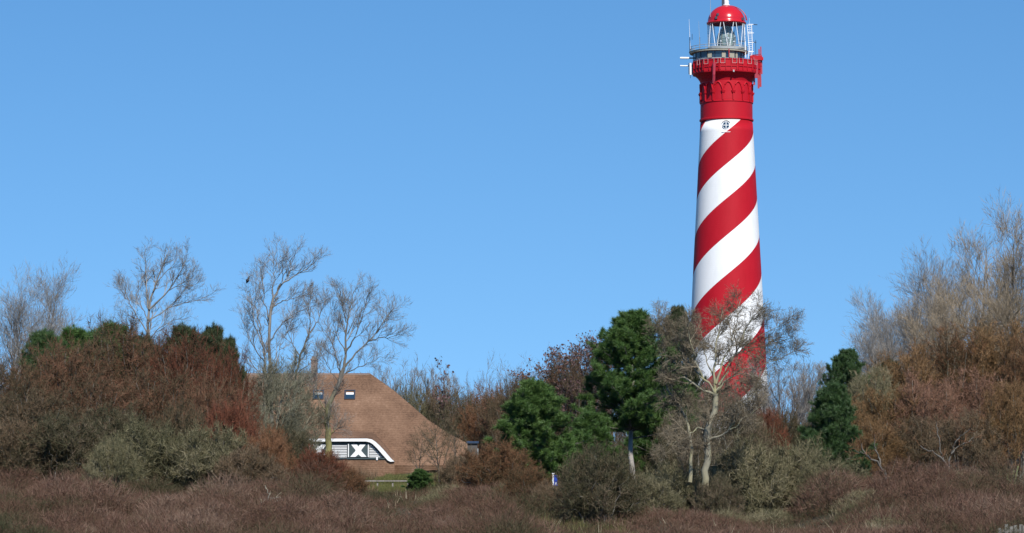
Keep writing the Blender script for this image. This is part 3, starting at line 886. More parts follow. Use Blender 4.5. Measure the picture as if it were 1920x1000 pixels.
# --- gnarled lichen tree in front of the lighthouse
limbsA = [
    ([(1323, 948), (1322, 900), (1325, 868), (1329, 845), (1324, 825), (1327, 808), (1335, 790), (1341, 765), (1342, 738)], .18, .125, 0, 0),
    ([(1296, 905), (1299, 860), (1298, 820), (1287, 780), (1272, 755), (1256, 735), (1246, 712), (1252, 695), (1272, 689), (1298, 691)], .10, .03, .8, 1.2),
    ([(1341, 738), (1331, 722), (1318, 712), (1308, 695), (1302, 675), (1296, 650), (1288, 618), (1284, 596)], .065, .015, 0, -.6),
    ([(1341, 740), (1325, 737), (1305, 724), (1288, 708), (1268, 705), (1257, 718), (1262, 735), (1275, 757)], .065, .035, 0, .9),
    ([(1342, 738), (1352, 725), (1362, 715), (1375, 705), (1392, 700), (1408, 706)], .055, .015, 0, -.8),
    ([(1342, 738), (1338, 705), (1340, 680), (1345, 650), (1350, 612), (1357, 580)], .08, .015, 0, .5),
    ([(1343, 735), (1358, 700), (1372, 672), (1395, 655), (1422, 650), (1455, 642), (1490, 632)], .06, .012, 0, .9),
    ([(1348, 722), (1366, 690), (1382, 655), (1398, 615), (1418, 585), (1440, 565)], .055, .012, 0, -.4),
    ([(1342, 720), (1360, 670), (1378, 620), (1381, 585), (1390, 560)], .06, .012, 0, .2),
    ([(1254, 702), (1250, 670), (1245, 640), (1240, 612), (1236, 590)], .04, .01, 1.0, .5),
    ([(1328, 826), (1338, 820), (1355, 818), (1367, 805), (1378, 785), (1386, 765), (1402, 750), (1415, 735)], .055, .012, 0, -.9),
    ([(1367, 806), (1380, 800), (1392, 785), (1410, 775), (1430, 760)], .03, .01, -.4, .2),
    ([(1322, 806), (1308, 800), (1300, 808), (1285, 822), (1265, 832), (1247, 836)], .035, .008, 0, -.7),
    ([(1318, 712), (1300, 690), (1280, 665), (1268, 640), (1262, 612)], .04, .01, -.2, .4),
    ([(1395, 655), (1425, 630), (1455, 615), (1478, 600)], .03, .008, .4, -.2),
    ([(1375, 705), (1400, 690), (1430, 685), (1462, 672), (1492, 655)], .03, .008, .2, .6),
    ([(1338, 705), (1325, 670), (1318, 640), (1312, 608)], .04, .01, .2, .8),
]
lvA = [dict(n=10, L=.9, ang=48, w=.03, up=.07, wig=.2, t0=.3), dict(n=8, L=.56, ang=46, w=.015, up=.06, wig=.2, K=4, t0=.15), dict(n=6, L=.38, ang=42, w=.010, K=4, t0=.1, up=.04), dict(n=4, L=.24, ang=40, w=.011, t0=.1)]
hero_tree('bare_tree', 'gnarled pale bare tree with yellow lichen in front of the lighthouse foot', limbsA, 122.0, lvA, M['bark_lichen'], M['twig_hero'], 11, tr=1.0)

# --- the bare tree before the farmhouse roof
limbsB = [
    ([(616, 862), (616, 828), (613.6, 783), (611, 769), (622, 750), (636, 716), (645, 690)], .27, .13, 0, 0),
    ([(645, 690), (647, 660), (648, 620), (652, 590), (660, 560), (668, 525)], .11, .015, 0, .5),
    ([(647, 662), (663, 640), (673, 610), (685, 580), (694, 550)], .07, .012, 0, -.9),
    ([(638, 712), (633, 680), (625, 650), (612, 625), (600, 606)], .06, .012, 0, .8),
    ([(611, 769), (600, 755), (594, 730), (590, 705), (592, 690)], .055, .01, 0, -.6),
    ([(645, 690), (665, 665), (690, 640), (705, 625), (720, 600), (735, 580), (752, 563)], .08, .012, 0, .6),
    ([(690, 640), (710, 635), (735, 632), (758, 624)], .045, .01, .3, -.5),
    ([(648, 700), (670, 690), (700, 680), (724, 664)], .045, .01, 0, -.8),
    ([(649, 605), (640, 570), (638, 538)], .045, .01, .3, -.3),
    ([(616, 822), (625, 808), (632, 798), (638, 788)], .05, .012, 0, -.4),
    ([(648, 640), (662, 600), (678, 560), (690, 532)], .045, .01, .2, 1.0),
    ([(636, 716), (622, 700), (612, 680), (605, 655)], .04, .01, 0, -.9),
    ([(647, 660), (632, 630), (622, 600), (618, 572)], .045, .01, .1, .9),
    ([(705, 625), (716, 612), (725, 590), (722, 570)], .035, .01, .4, .9),
]
lvB = [dict(n=8, L=1.35, ang=36, w=.042, up=.12, wig=.06, t0=.25), dict(n=6, L=.8, ang=34, w=.021, up=.10, wig=.06, K=4, t0=.15), dict(n=4, L=.5, ang=32, w=.013, up=.08, wig=.06, K=4, t0=.1), dict(n=3, L=.34, ang=28, w=.014, t0=.15, lift=.15)]
hero_tree('bare_tree', 'bare tree with mossy yellow trunk standing before the white eyebrow gable', limbsB, 190.0, lvB, M['bark_yellow'], M['twig_grey'], 12)

limbsC = [
    ([(508, 850), (508, 780), (507, 700), (503, 640), (505, 597), (512, 560)], .19, .09, 0, 0),
    ([(497, 835), (497, 730), (497, 655), (490, 620), (480, 595), (465, 572), (448, 552)], .14, .012, -.2, -.9),
    ([(512, 560), (522, 540), (545, 520), (575, 505), (595, 485), (604, 466)], .085, .012, 0, .6),
    ([(520, 543), (535, 515), (545, 490), (562, 468)], .06, .01, 0, -.6),
    ([(512, 560), (510, 540), (515, 510), (520, 463)], .06, .01, 0, .5),
    ([(497, 660), (478, 612), (471, 565), (464, 529)], .06, .012, -.3, .4),
    ([(505, 597), (496, 570), (494, 530), (491, 498)], .055, .01, 0, -.6),
    ([(512, 575), (540, 562), (570, 556), (590, 548)], .05, .01, 0, -.9),
    ([(503, 720), (478, 690), (456, 662), (444, 640)], .055, .01, 0, .7),
    ([(497, 680), (475, 650), (458, 615), (446, 580)], .05, .01, -.2, .6),
    ([(507, 690), (525, 650), (540, 615), (556, 590)], .055, .01, 0, .8),
    ([(505, 640), (530, 605), (560, 585), (590, 575), (604, 560)], .055, .01, 0, -.5),
    ([(508, 760), (520, 735), (535, 720), (556, 712)], .05, .012, 0, .6),
    ([(497, 790), (480, 760), (468, 735), (462, 710)], .05, .012, 0, -.6),
    ([(490, 620), (480, 570), (482, 535), (478, 508)], .045, .01, -.3, -.8),
]
lvC = [dict(n=8, L=1.35, ang=36, w=.042, up=.12, wig=.06, t0=.25), dict(n=6, L=.8, ang=34, w=.021, up=.10, wig=.06, K=4, t0=.15), dict(n=4, L=.5, ang=32, w=.013, up=.08, wig=.06, K=4, t0=.1), dict(n=3, L=.34, ang=28, w=.014, t0=.15, lift=.15)]
hero_tree('bare_tree', 'tallest bare tree left of the farmhouse, two stems, small bird on its tip', limbsC, 196.0, lvC, M['bark_grey'], M['twig_grey'], 13)
limbsD = [
    ([(551, 800), (552, 745), (556, 700), (565, 660), (580, 625)], .13, .06, 0, 0),
    ([(580, 625), (596, 602), (606, 575), (612, 552)], .06, .01, 0, .4),
    ([(580, 625), (582, 595), (578, 565), (580, 540)], .05, .01, 0, -.4),
    ([(562, 668), (545, 640), (535, 610), (530, 585)], .05, .01, 0, .5),
    ([(556, 700), (575, 688), (592, 672), (604, 650)], .045, .01, 0, -.5),
    ([(552, 730), (570, 725), (585, 720), (598, 722)], .04, .01, 0, .4),
]
hero_tree('bare_tree', 'slender bare tree leaning right beside the brick chimney', limbsD, 212.0, lvC, M['bark_dark'], M['twig_grey'], 14)
limbsE = [
    ([(277, 700), (277, 640), (276, 600), (278, 577), (287, 546), (295, 518), (308, 490), (314, 470), (317, 446)], .19, .015, 0, .3),
    ([(280, 580), (300, 562), (318, 545), (335, 520), (350, 490), (356, 468)], .08, .012, 0, -.7),
    ([(277, 577), (272, 530), (270, 490), (268, 462)], .07, .012, 0, .6),
    ([(278, 605), (310, 580), (345, 568), (375, 560), (402, 548)], .06, .01, 0, .7),
    ([(318, 545), (345, 530), (368, 514)], .045, .01, -.3, .3),
    ([(277, 625), (258, 595), (244, 570), (236, 548), (241, 518)], .06, .01, 0, -.6),
    ([(240, 562), (232, 550), (224, 540)], .03, .01, -.4, -.6),
    ([(287, 546), (300, 520), (325, 495), (335, 470)], .05, .01, 0, .7),
    ([(278, 600), (262, 570), (256, 540), (258, 520)], .045, .01, 0, .8),
    ([(277, 640), (300, 615), (330, 600), (352, 595)], .05, .01, 0, -.6),
    ([(277, 650), (255, 630), (232, 612), (220, 600)], .045, .01, 0, .5),
    ([(310, 580), (335, 560), (350, 540), (372, 532)], .04, .01, .3, -.6),
]
hero_tree('bare_tree', 'bare spreading tree rising behind the top of the rust thicket', limbsE, 205.0, lvB, M['bark_grey'], M['twig_grey'], 15)
# bird
bt = P(464, 526.5, 196.35)
bd = thing('bird', 'small black bird perched on a twig of the tall bare tree', 'bird', bt)
m_ = MB()
ax = nrm(np.array([.35, -.1, .9])); side = np.array([0, 1.0, 0]); bk = np.cross(ax, side)
pr = [(-.20, .012), (-.12, .05), (-.04, .10), (.06, .115), (.14, .085), (.19, .062), (.24, .068), (.28, .045), (.30, .01)]
pts = np.array([ax * s for s, _ in pr]); pts[5:] += np.array([.02, 0, 0])
tubes(m_, pts[None], np.array([[r for _, r in pr]]), 10)
m_.tube([pts[-3] + [.03, 0, 0], pts[-3] + [.13, -.02, .0]], [.02, .003], 6)
m_.add([pts[1] + [0, -.04, 0], pts[1] + [0, .04, 0], pts[0] + [-.06, .035, -.16], pts[0] + [-.06, -.035, -.16]], [[0, 1, 2, 3]])
for s in (-.035, .035): m_.tube([pts[3] * .4 + [0, s, 0], [.0, s, -.16]], [.012, .008], 5)
m_.build('body', M['bird'], bd, smooth=True)


# generic bare tree, several stems, ascending branches
def make_tree(name, label, seed, H, spread, bark, twig, dens=1.0, stems=1, fork=.28, leaf=None, leafn=0, leafs=.10, ang=34, wtw=.017, trunk_r=None, cat='tree'):
    rng = np.random.default_rng(seed); t = thing(name, label, cat)
    r0 = trunk_r or H * .014
    n = stems
    a = rng.uniform(0, 2 * pi, n)
    p = np.stack([np.cos(a) * .25 * (n > 1), np.sin(a) * .25 * (n > 1), np.full(n, -.3)], -1)
    lean = rng.uniform(.02, .28, n) * (1 if n > 1 else .3)
    d = nrm(np.stack([np.cos(a) * lean, np.sin(a) * lean, np.ones(n)], -1))
    L = H * rng.uniform(.78, 1.0, n) + .3
    T0 = grow(p, d, L, 12, .05, .03, rng); R0 = lin(np.full(n, r0), np.full(n, .012), 12)
    m_ = MB(); tubes(m_, T0, R0, 8)
    nl = max(4, int(13 * (1 if n == 1 else .7)))
    p, d, tt, r = spawn(T0, R0, nl, fork, .95, ang + 6, 10, rng)
    L = spread * (1.15 - .75 * tt) * rng.uniform(.7, 1.2, len(tt))
    L1 = grow(p, d, L, 9, .10, .10, rng); R1 = lin(np.minimum(r * .6, .09), np.full(len(r), .010), 9)
    tubes(m_, L1, R1, 5)
    m_.build('trunk', bark, t, smooth=True)
    m_ = MB()
    allP = np.concatenate([np.stack([np.stack([np.interp(np.linspace(0, 1, 9), np.linspace(0, 1, 12), T0[i, :, k]) for k in range(3)], -1) for i in range(n)]), L1])
    allR = np.concatenate([lin(np.full(n, r0), np.full(n, .012), 9), R1])
    tips = twiggery(m_, allP, allR, [dict(n=max(3, int(8 * dens)), L=spread * .42, ang=ang + 2, w=.042, up=.10, wig=.08, t0=.3), dict(n=max(3, int(4 * dens)), L=spread * .26, ang=ang - 2, w=.03, up=.09, wig=.06, K=4, t0=.15), dict(n=3, L=spread * .17, ang=ang - 2, w=.021, up=.08, wig=.06, K=4, t0=.1), dict(n=3, L=spread * .12, ang=ang - 8, w=wtw, t0=.2, lift=.2)], rng, np.zeros(3))
    m_.build('crown', twig, t)
    if leaf:
        m_ = MB(); ix = rng.choice(len(tips), min(len(tips), leafn), replace=False)
        # clumped: keep leaves on some boughs more than on others
        q = tips[ix]; keep = (np.sin(q[:, 0] * 1.9 + seed) + np.sin(q[:, 1] * 2.3) + np.sin(q[:, 2] * 2.1 + 1) + rng.normal(0, .8, len(q))) > -.9
        q = q[keep]
        leaves(m_, q, rng.uniform(leafs * .6, leafs * 1.3, len(q)), rng, rng.random(len(q)))
        m_.build('leaves', leaf, t)
    return t


TOP = {}


def top_of(t, pc=99.85):
    """height of a tree as built, leaving out its last few stray twigs"""
    k = (pc,) + tuple(sorted(c.data.name for c in t.children))
    if k not in TOP:
        z = []
        for c in t.children:
            a = np.empty(len(c.data.vertices) * 3, np.float32); c.data.vertices.foreach_get('co', a); z.append(a[2::3])
        TOP[k] = float(np.percentile(np.concatenate(z), pc))
    return TOP[k]


def put(t, px, d, H0, py_top, rz=0.0, wide=1.0, **kw):
    H0 = top_of(t)
    """stand a copy so that its top is seen at py_top"""
    x = P(px, 880, d)[0]; z = float(zg(x, d)); h = P(px, py_top, d)[2] - z; s = h / H0
    return dup(t, (x, d, z), rz, (s * wide, s * wide, s), **kw)


def move(t, px, d, H0, py_top, rz=0.0, wide=1.0):
    H0 = top_of(t)
    x = P(px, 880, d)[0]; z = float(zg(x, d)); s = (P(px, py_top, d)[2] - z) / H0
    t.location = (x, d, z); t.rotation_euler = (0, 0, rz); t.scale = (s * wide, s * wide, s)


# left edge: grey bare trees
G1 = make_tree('bare_tree', 'grey dense bare tree with a rounded crown near the left edge', 21, 14, 5.6, M['bark_grey'], M['twig_grey'], dens=1.2, stems=2)
move(G1, 62, 222, 14, 486)
G2 = make_tree('bare_tree', 'grey bare tree at the far left edge, cut by the frame', 22, 14, 5.6, M['bark_grey'], M['twig_grey'], dens=1.2, stems=3)
move(G2, -18, 218, 14, 500)
put(G2, 138, 232, 14, 560, 2.0, .75, label='low thin bare tree between the left pine tops and the rounded grey tree')
put(G1, 195, 236, 14, 585, 4.0, .8, label='small pale bare tree just behind the left green pine tops')
put(G2, 345, 236, 14, 590, 1.0, .9, label='low bare tree behind the dull pine tops left of the farmhouse')
# right edge: tall tan trees
R1 = make_tree('bare_tree', 'broad tan bare tree, tallest at the right edge', 31, 20, 6.2, M['bark_dark'], M['twig_tan'], dens=1.2, stems=3, fork=.2, ang=30, wtw=.026)
move(R1, 1912, 188, 20, 366, .4)
R2 = make_tree('bare_tree', 'grey bare tree with dark trunk second from the left in the right-hand grove', 32, 17, 5.2, M['bark_dark'], M['twig_grey'], dens=1.3, stems=1, fork=.2, ang=32)
move(R2, 1732, 198, 17, 470, 0.3)
R3 = make_tree('bare_tree', 'leftmost grey bare tree of the right-hand grove, leaning outward', 33, 13, 4.8, M['bark_dark'], M['twig_grey'], dens=1.25, stems=3, fork=.15, ang=34)
move(R3, 1662, 200, 13, 545, 2.2)
put(R1, 1836, 196, 20, 425, 2.5, .9, label='tan bare tree with fine tangled twigs left of the tallest one')
put(R1, 1872, 204, 20, 392, 5.2, .95, label='tan bare tree just left of the tallest, half behind it')
put(R2, 1765, 190, 17, 500, 1.9, 1.1, label='shorter tan bare tree above the middle of the right thicket', mats={'crown': M['twig_tan']})
put(R3, 1640, 190, 13, 600, .4, .9, label='lowest grey bare tree at the left rim of the right-hand grove')
put(R2, 1788, 206, 17, 455, 3.3, 1.0, label='slim bare tree rising between two tan trees at right')
put(R1, 1990, 184, 20, 362, 4.1, 1.0, label='tan bare tree cut off by the right frame edge')
put(R3, 1700, 192, 13, 560, 5.0, .9, label='shorter bare tree in front of the dark trunk at right')
put(R3, 1860, 176, 13, 520, 1.1, 1.1, label='low tan bare tree above the rust crowns at far right', mats={'crown': M['twig_tan']})
put(R3, 1770, 178, 13, 560, 3.6, 1.1, label='low olive bare tree above the rust crowns of the right thicket', mats={'crown': M['twig_tan']})

# brown-leaved trees in the middle
B1 = make_tree('brown_leaf_tree', 'tree with dull plum leaves showing against the sky left of the big pine', 41, 9, 3.6, M['bark_dark'], M['twig_brown'], dens=1.1, stems=3, fork=.15, leaf=M['purpleleaf'], leafn=5200, leafs=.19, ang=34)
move(B1, 1060, 204, 9, 642, 0.5, 1.0)
B2 = make_tree('brown_leaf_tree', 'rust leaved tree between the round pine and the plum tree', 42, 9, 3.8, M['bark_dark'], M['twig_brown'], dens=1.1, stems=4, fork=.12, leaf=M['dryleaf'], leafn=7000, leafs=.18, ang=36)
move(B2, 1000, 210, 9, 668, 1.5, 1.0)
put(B1, 1120, 212, 9, 628, 2.5, 1.0, label='plum leaved tree partly hidden by the big pine')
put(B2, 950, 252, 9, 712, 3.0, 1.1, label='low rust leaved tree above the left side of the round pine')
put(B2, 905, 262, 9, 742, 4.2, 1.1, label='rust leaved tree at the right end of the brown roof')
YT = make_tree('young_tree', 'thin young tree with a few dark leaves on the skyline by the roof', 47, 8, 2.0, M['bark_dark'], M['twig_brown'], dens=.45, stems=2, fork=.3, leaf=M['purpleleaf'], leafn=420, leafs=.24, ang=34, trunk_r=.06)
move(YT, 822, 262, 8, 672, 1.9, .8)
put(B2, 985, 190, 9, 745, .9, 1.0, label='rust leaved bush tucked behind the round pine')
# bare skyline trees between roof and round pine
U1 = make_tree('upright_tree', 'grey upright bare tree on the skyline right of the roof ridge', 45, 12, 2.6, M['bark_grey'], M['twig_grey'], dens=1.0, stems=5, fork=.1, ang=20)
move(U1, 757, 300, 12, 684, 0, 1.0)
put(U1, 795, 305, 12, 692, 2.0, 1.1, label='paler upright bare tree beside the thin young tree on the skyline')
put(U1, 1455, 300, 12, 672, 1.0, 1.4, label='upright bare tree just right of the lighthouse foot')
put(U1, 1530, 310, 12, 668, 3.0, 1.4, label='upright bare tree on the skyline left of the right-hand dark pine')
put(U1, 1492, 320, 12, 680, 4.0, 1.5, label='upright bare tree in the dip between lighthouse and dark pine')

# saplings before the roof
Q1 = make_tree('sapling', 'dark twiggy sapling in front of the lower right roof', 51, 4.6, 2.2, M['bark_dark'], M['twig_dark'], dens=.6, stems=1, fork=.3, ang=48, trunk_r=.06)
move(Q1, 822, 196, 4.6, 772, 0.4, 1.0)
put(Q1, 860, 200, 4.6, 790, 2.2, 1.0, label='sapling nearest the grey shed')
put(Q1, 783, 198, 4.6, 800, 4.4, .9, label='small sapling just right of the gable end')
put(Q1, 553, 196, 4.6, 760, 1.4, .9, label='dark sapling before the left part of the roof')
# lichen bushes left of the roof
Q2 = make_tree('lichen_tree', 'grey green lichen covered small tree left of the roof', 55, 6.5, 2.6, M['bark_lichen'], M['twig_lichen'], dens=1.1, stems=3, fork=.15, ang=38, trunk_r=.06)
move(Q2, 490, 182, 6.5, 655, 0, 1.15)
put(Q2, 565, 190, 6.5, 715, 5.1, 1.0, label='twiggy lichen bush between the chimney and the mossy trunk')
put(Q2, 530, 186, 6.5, 672, 2.0, 1.1, label='second lichen covered small tree, closer to the chimney')
put(Q2, 462, 178, 6.5, 720, 4.0, .9, label='low lichen bush at the end of the rust thicket')
# dark undergrowth trees behind the gnarled tree
put(Q2, 1300, 150, 6.5, 720, 1.0, .9, label='olive undergrowth tree left behind the gnarled trunk', mats={'crown': M['twig_dark'], 'trunk': M['bark_pale']})
put(Q2, 1388, 152, 6.5, 725, 3.0, 1.1, label='olive undergrowth tree right behind the gnarled trunk', mats={'crown': M['twig_dark']})
put(Q2, 1345, 158, 6.5, 705, 5.0, 1.1, label='dusky undergrowth tree directly behind the gnarled trunk', mats={'crown': M['twig_hero']})


# ============================================================ PINES
def make_pine(name, label, seed, H, prof, needle, limbs=60, trunk_r=.2, zlow=.25, bark=None, tuft=34, dens=1.0, step=.62):
    """prof: list of (height fraction, crown radius)"""
    rng = np.random.default_rng(seed); t = thing(name, label, 'pine tree')
    n = 14; zz = np.linspace(-.4, H * .97, n)
    pth = np.stack([np.cumsum(rng.normal(0, .05, n)), np.cumsum(rng.normal(0, .05, n)), zz], -1); pth[:2, :2] = 0
    R = np.linspace(trunk_r, .03, n)
    m_ = MB(); tubes(m_, pth[None], R[None], 10)
    hz = [p[0] for p in prof]; hr = [p[1] for p in prof]
    h = zlow + (1 - zlow) * (np.arange(limbs) + rng.random(limbs)) / limbs
    h = (np.round(h * H / step) * step + rng.normal(0, .10, limbs)) / H     # whorls
    h = np.clip(h, zlow, .97)
    rad = np.interp(h, hz, hr) * rng.uniform(.62, 1.12, limbs)
    az = np.arange(limbs) * 2.399 + rng.normal(0, .3, limbs)
    p0 = np.stack([np.interp(h * H, zz, pth[:, k]) for k in range(3)], -1)
    d = nrm(np.stack([np.cos(az), np.sin(az), .12 + .75 * (h - .3)], -1))
    Lb = grow(p0, d, rad, 7, .07, .06, rng); Rb = lin(np.full(limbs, .05) * (1.2 - h), np.full(limbs, .012), 7)
    m_.build('trunk', bark or M['bark_pale'], t, smooth=True)
    m_ = MB(); tubes(m_, Lb, Rb, 5)
    p, dd, tt, r = spawn(Lb, Rb, 10, .1, 1.0, 42, 12, rng)
    L2 = grow(p, dd, rng.uniform(.3, .75, len(p)) * (1.1 - .4 * tt), 4, .08, .14, rng); R2 = lin(np.full(len(p), .018), np.full(len(p), .008), 4)
    tubes(m_, L2, R2, 3)
    m_.build('limbs', M['bark_dark'], t, smooth=True)
    m_ = MB()
    tp, td, _, _ = spawn(L2, R2, int(round(8 * dens)), .2, 1.0, 40, 15, rng)
    top = pth[-1] + rng.normal(0, .12, (14, 3)) * [1, 1, 1.5]
    tp = np.concatenate([tp, top]); td = np.concatenate([td, np.tile([0, 0, 1.0], (14, 1))])
    td = nrm(td + [0, 0, .55]); ns = len(tp)
    tint0 = np.repeat(rng.uniform(.28, .66, ns), tuft)
    base = np.repeat(tp, tuft, 0) + np.repeat(td, tuft, 0) * rng.uniform(0, .20, ns * tuft)[:, None]
    nd = nrm(np.repeat(td, tuft, 0) * .75 + rng.normal(0, .62, (ns * tuft, 3)))
    blades(m_, base, nd, rng.uniform(.14, .27, ns * tuft), .018, rng, np.clip(tint0 + rng.normal(0, .12, ns * tuft), 0, 1))
    m_.build('crown', needle, t)
    return t


pineA = make_pine('pine_tree', 'tall dark green pine with a bare pale trunk left of the gnarled tree', 61, 10.0,
                  [(.33, 2.6), (.38, 2.8), (.49, 2.7), (.55, 2.1), (.6, 2.0), (.70, 2.3), (.78, 1.9), (.86, 1.3), (.94, .6), (1, .3)], M['needle'], limbs=110, trunk_r=.145, zlow=.35, bark=M['bark_pine'], step=.8)
move(pineA, 1190, 165, 10.2, 584, .3, 1.22)
pineB = make_pine('pine_tree', 'round bushy green pine with foliage almost to the ground', 62, 6.2,
                  [(.05, 1.9), (.2, 2.4), (.42, 2.15), (.62, 1.6), (.8, 1.0), (.92, .5), (1, .2)], M['needle'], limbs=100, trunk_r=.12, zlow=.06, dens=1.0)
move(pineB, 1018, 156, 6.35, 715, 1.0, 1.32)
put(pineB, 1100, 162, 6.35, 775, 2.3, 1.25, label='lower green pine filling the gap between the two larger pines')
put(pineB, 1236, 176, 6.35, 688, 4.0, 1.15, label='shaded pine at the right shoulder of the tall pine', mats={'crown': M['needle']})
put(pineA, 1272, 178, 10.2, 576, 2.0, .62, label='narrow dull pine top poking up left of the lighthouse', mats={'crown': M['needle_dull']})
put(pineB, 104, 182, 6.35, 624, .5, .9, label='green pine tops behind the left end of the rust thicket', mats={'crown': M['needle_dark']})
put(pineB, 138, 186, 6.35, 620, 2.1, 1.2, label='second green pine top from the left, tight beside the first')
put(pineB, 184, 184, 6.35, 610, 3.1, 1.0, label='narrow green pine top left of the spreading bare tree')
put(pineB, 262, 190, 6.35, 632, 5.2, 1.1, label='olive pine top under the spreading bare tree', mats={'crown': M['needle_dull']})
put(pineB, 350, 184, 6.35, 615, 1.7, .9, label='dull pine top behind the middle of the rust thicket', mats={'crown': M['needle_dull']})
put(pineB, 384, 182, 6.35, 614, 4.2, .7, label='dull pine top just right of the other dull one', mats={'crown': M['needle_dull']})
put(pineB, 424, 180, 6.35, 636, 4.7, .5, label='small dark pine top at the right end of the rust thicket', mats={'crown': M['needle_dull']})
put(pineA, 1590, 156, 10.2, 656, 1.0, .9, label='dark pine leaning out of the left side of the right thicket', mats={'crown': M['needle_dark']})
put(pineB, 1545, 141, 6.35, 722, 3.0, 1.0, label='low dark pine branches at the left foot of the right thicket', mats={'crown': M['needle_dark']})
put(pineB, 1655, 180, 6.35, 680, 4.0, .9, label='olive pine crown just above the right thicket', mats={'crown': M['needle_dull']})
j = put(pineB, 792, 156, 6.35, 880, 1.2, 1.7, label='bright green juniper bush below the brown roof'); j.name = 'juniper_bush'; j['category'] = 'bush'
j = put(pineB, 846, 150, 6.35, 890, 2.2, 1.2, label='tiny green juniper right of the larger green one'); j.name = 'juniper_bush'; j['category'] = 'bush'


# ============================================================ SHRUBS
def make_shrub(name, label, seed, r, h, crown, stems=34, clear=.0, twl=.27, bark=None, dens=1.0, w=.016, up=.10):
    """domed winter shrub: stems fan out, fine upright twigs fill the outside"""
    rng = np.random.default_rng(seed); t = thing(name, label, 'shrub')
    n = stems; K = 9
    a = np.arange(n) * 2.399 + rng.normal(0, .3, n); q = np.sqrt((np.arange(n) + .5) / n)
    end = np.stack([np.cos(a) * q * r, np.sin(a) * q * r, h * np.sqrt(np.maximum(.06, 1 - .93 * q ** 2.2)) * rng.uniform(.84, 1.05, n)], -1)
    beg = np.stack([np.cos(a) * q * r * .28, np.sin(a) * q * r * .28, np.full(n, -.25)], -1)
    s = np.linspace(0, 1, K)[None, :, None]
    mid = beg * .45 + end * .55; mid[:, 2] = end[:, 2] * .45 + .1 * h; mid[:, :2] = beg[:, :2] * .55 + end[:, :2] * .45
    St = (1 - s) ** 2 * beg[:, None] + 2 * s * (1 - s) * mid[:, None] + s ** 2 * end[:, None]
    St[:, 1:-1] += rng.normal(0, .05 * r ** .5, (n, K - 2, 3))
    Rs = lin(np.full(n, .022 + .008 * r), np.full(n, .008), K)
    m_ = MB(); tubes(m_, St, Rs, 5)
    p, d, tt, rr_ = spawn(St, Rs, int(14 * dens), .25 + .55 * clear, 1.0, 44, 14, rng)
    L1 = grow(p, d, r * .33 * rng.uniform(.5, 1.2, len(p)), 5, .26, up, rng); R1 = lin(np.full(len(p), .012), np.full(len(p), .005), 5)
    m_.build('stems', bark or M['bark_grey'], t, smooth=True)
    m_ = MB()
    tubes(m_, L1, R1, 3, rng.random(len(p)) * .4)
    p, d, _, _ = spawn(L1, R1, 8, .1, 1.0, 40, 14, rng)
    d[:, 2] += .25; d = nrm(d)
    L2 = grow(p, d, twl * 1.3 * rng.uniform(.5, 1.2, len(p)), 3, .24, .10, rng); R2 = lin(np.full(len(p), .006), np.full(len(p), .0035), 3)
    tubes(m_, L2, R2, 3, rng.random(len(p)))
    p, d, _, _ = spawn(L2, R2, 8, .1, 1.0, 40, 12, rng)
    d[:, 2] += .2; d = nrm(d)
    d = nrm(d + rng.normal(0, .42, d.shape)); blades(m_, p, d, twl * rng.uniform(.4, 1.15, len(p)), w, rng, np.clip(rng.random(len(p)) * .8 + .1, 0, 1))
    m_.build('crown', crown, t)
    return t


SH = {k: [] for k in ('rust', 'tall', 'low', 'dome')}
for q, sd in enumerate((71, 171, 271)):
    SH['rust'].append(make_shrub('shrub', 'rust shrub', sd, 2.6, 4.0, M['twig_rust'], stems=44))
    SH['tall'].append(make_shrub('shrub', 'tall rust shrub', sd + 1, 2.6, 6.0, M['twig_rust'], stems=40, clear=.55, bark=M['bark_pale'], dens=1.2))
    SH['low'].append(make_shrub('shrub', 'low shrub', sd + 2, 1.8, 2.2, M['twig_olive'], stems=44, twl=.24))
    SH['dome'].append(make_shrub('shrub', 'domed shrub', sd + 3, 2.0, 2.6, M['twig_brown'], stems=46, twl=.24, dens=1.15))
SIZE = {'rust': 2.6, 'tall': 2.6, 'low': 1.8, 'dome': 2.0}
count = {k: 0 for k in SH}


def shrub(kind, px, py_top, d, wpx, mat, label, rz=None, dz=0.0, bark=None):
    i = count[kind]; count[kind] += 1
    t = SH[kind][i % 3]; r = SIZE[kind]; h = top_of(t, 98.0)
    x = P(px, 880, d)[0]; z = float(zg(x, d)) + dz
    sz = (P(px, py_top, d)[2] - z) / h; sx = (wpx / 2 / F * d) / r
    rz = (px * .37 + d) % 6.28 if rz is None else rz
    m = {'crown': M[mat]}
    if bark: m['stems'] = M[bark]
    if i < 3:
        t.location = (x, d, z); t.rotation_euler = (0, 0, rz); t.scale = (sx, sx, sz); t['label'] = label
        for c in t.children:
            if c.name.split('.')[0] in m:
                c.material_slots[0].link = 'OBJECT'; c.material_slots[0].material = m[c.name.split('.')[0]]
        return t
    return dup(t, (x, d, z), rz, (sx, sx, sz), label=label, mats=m)


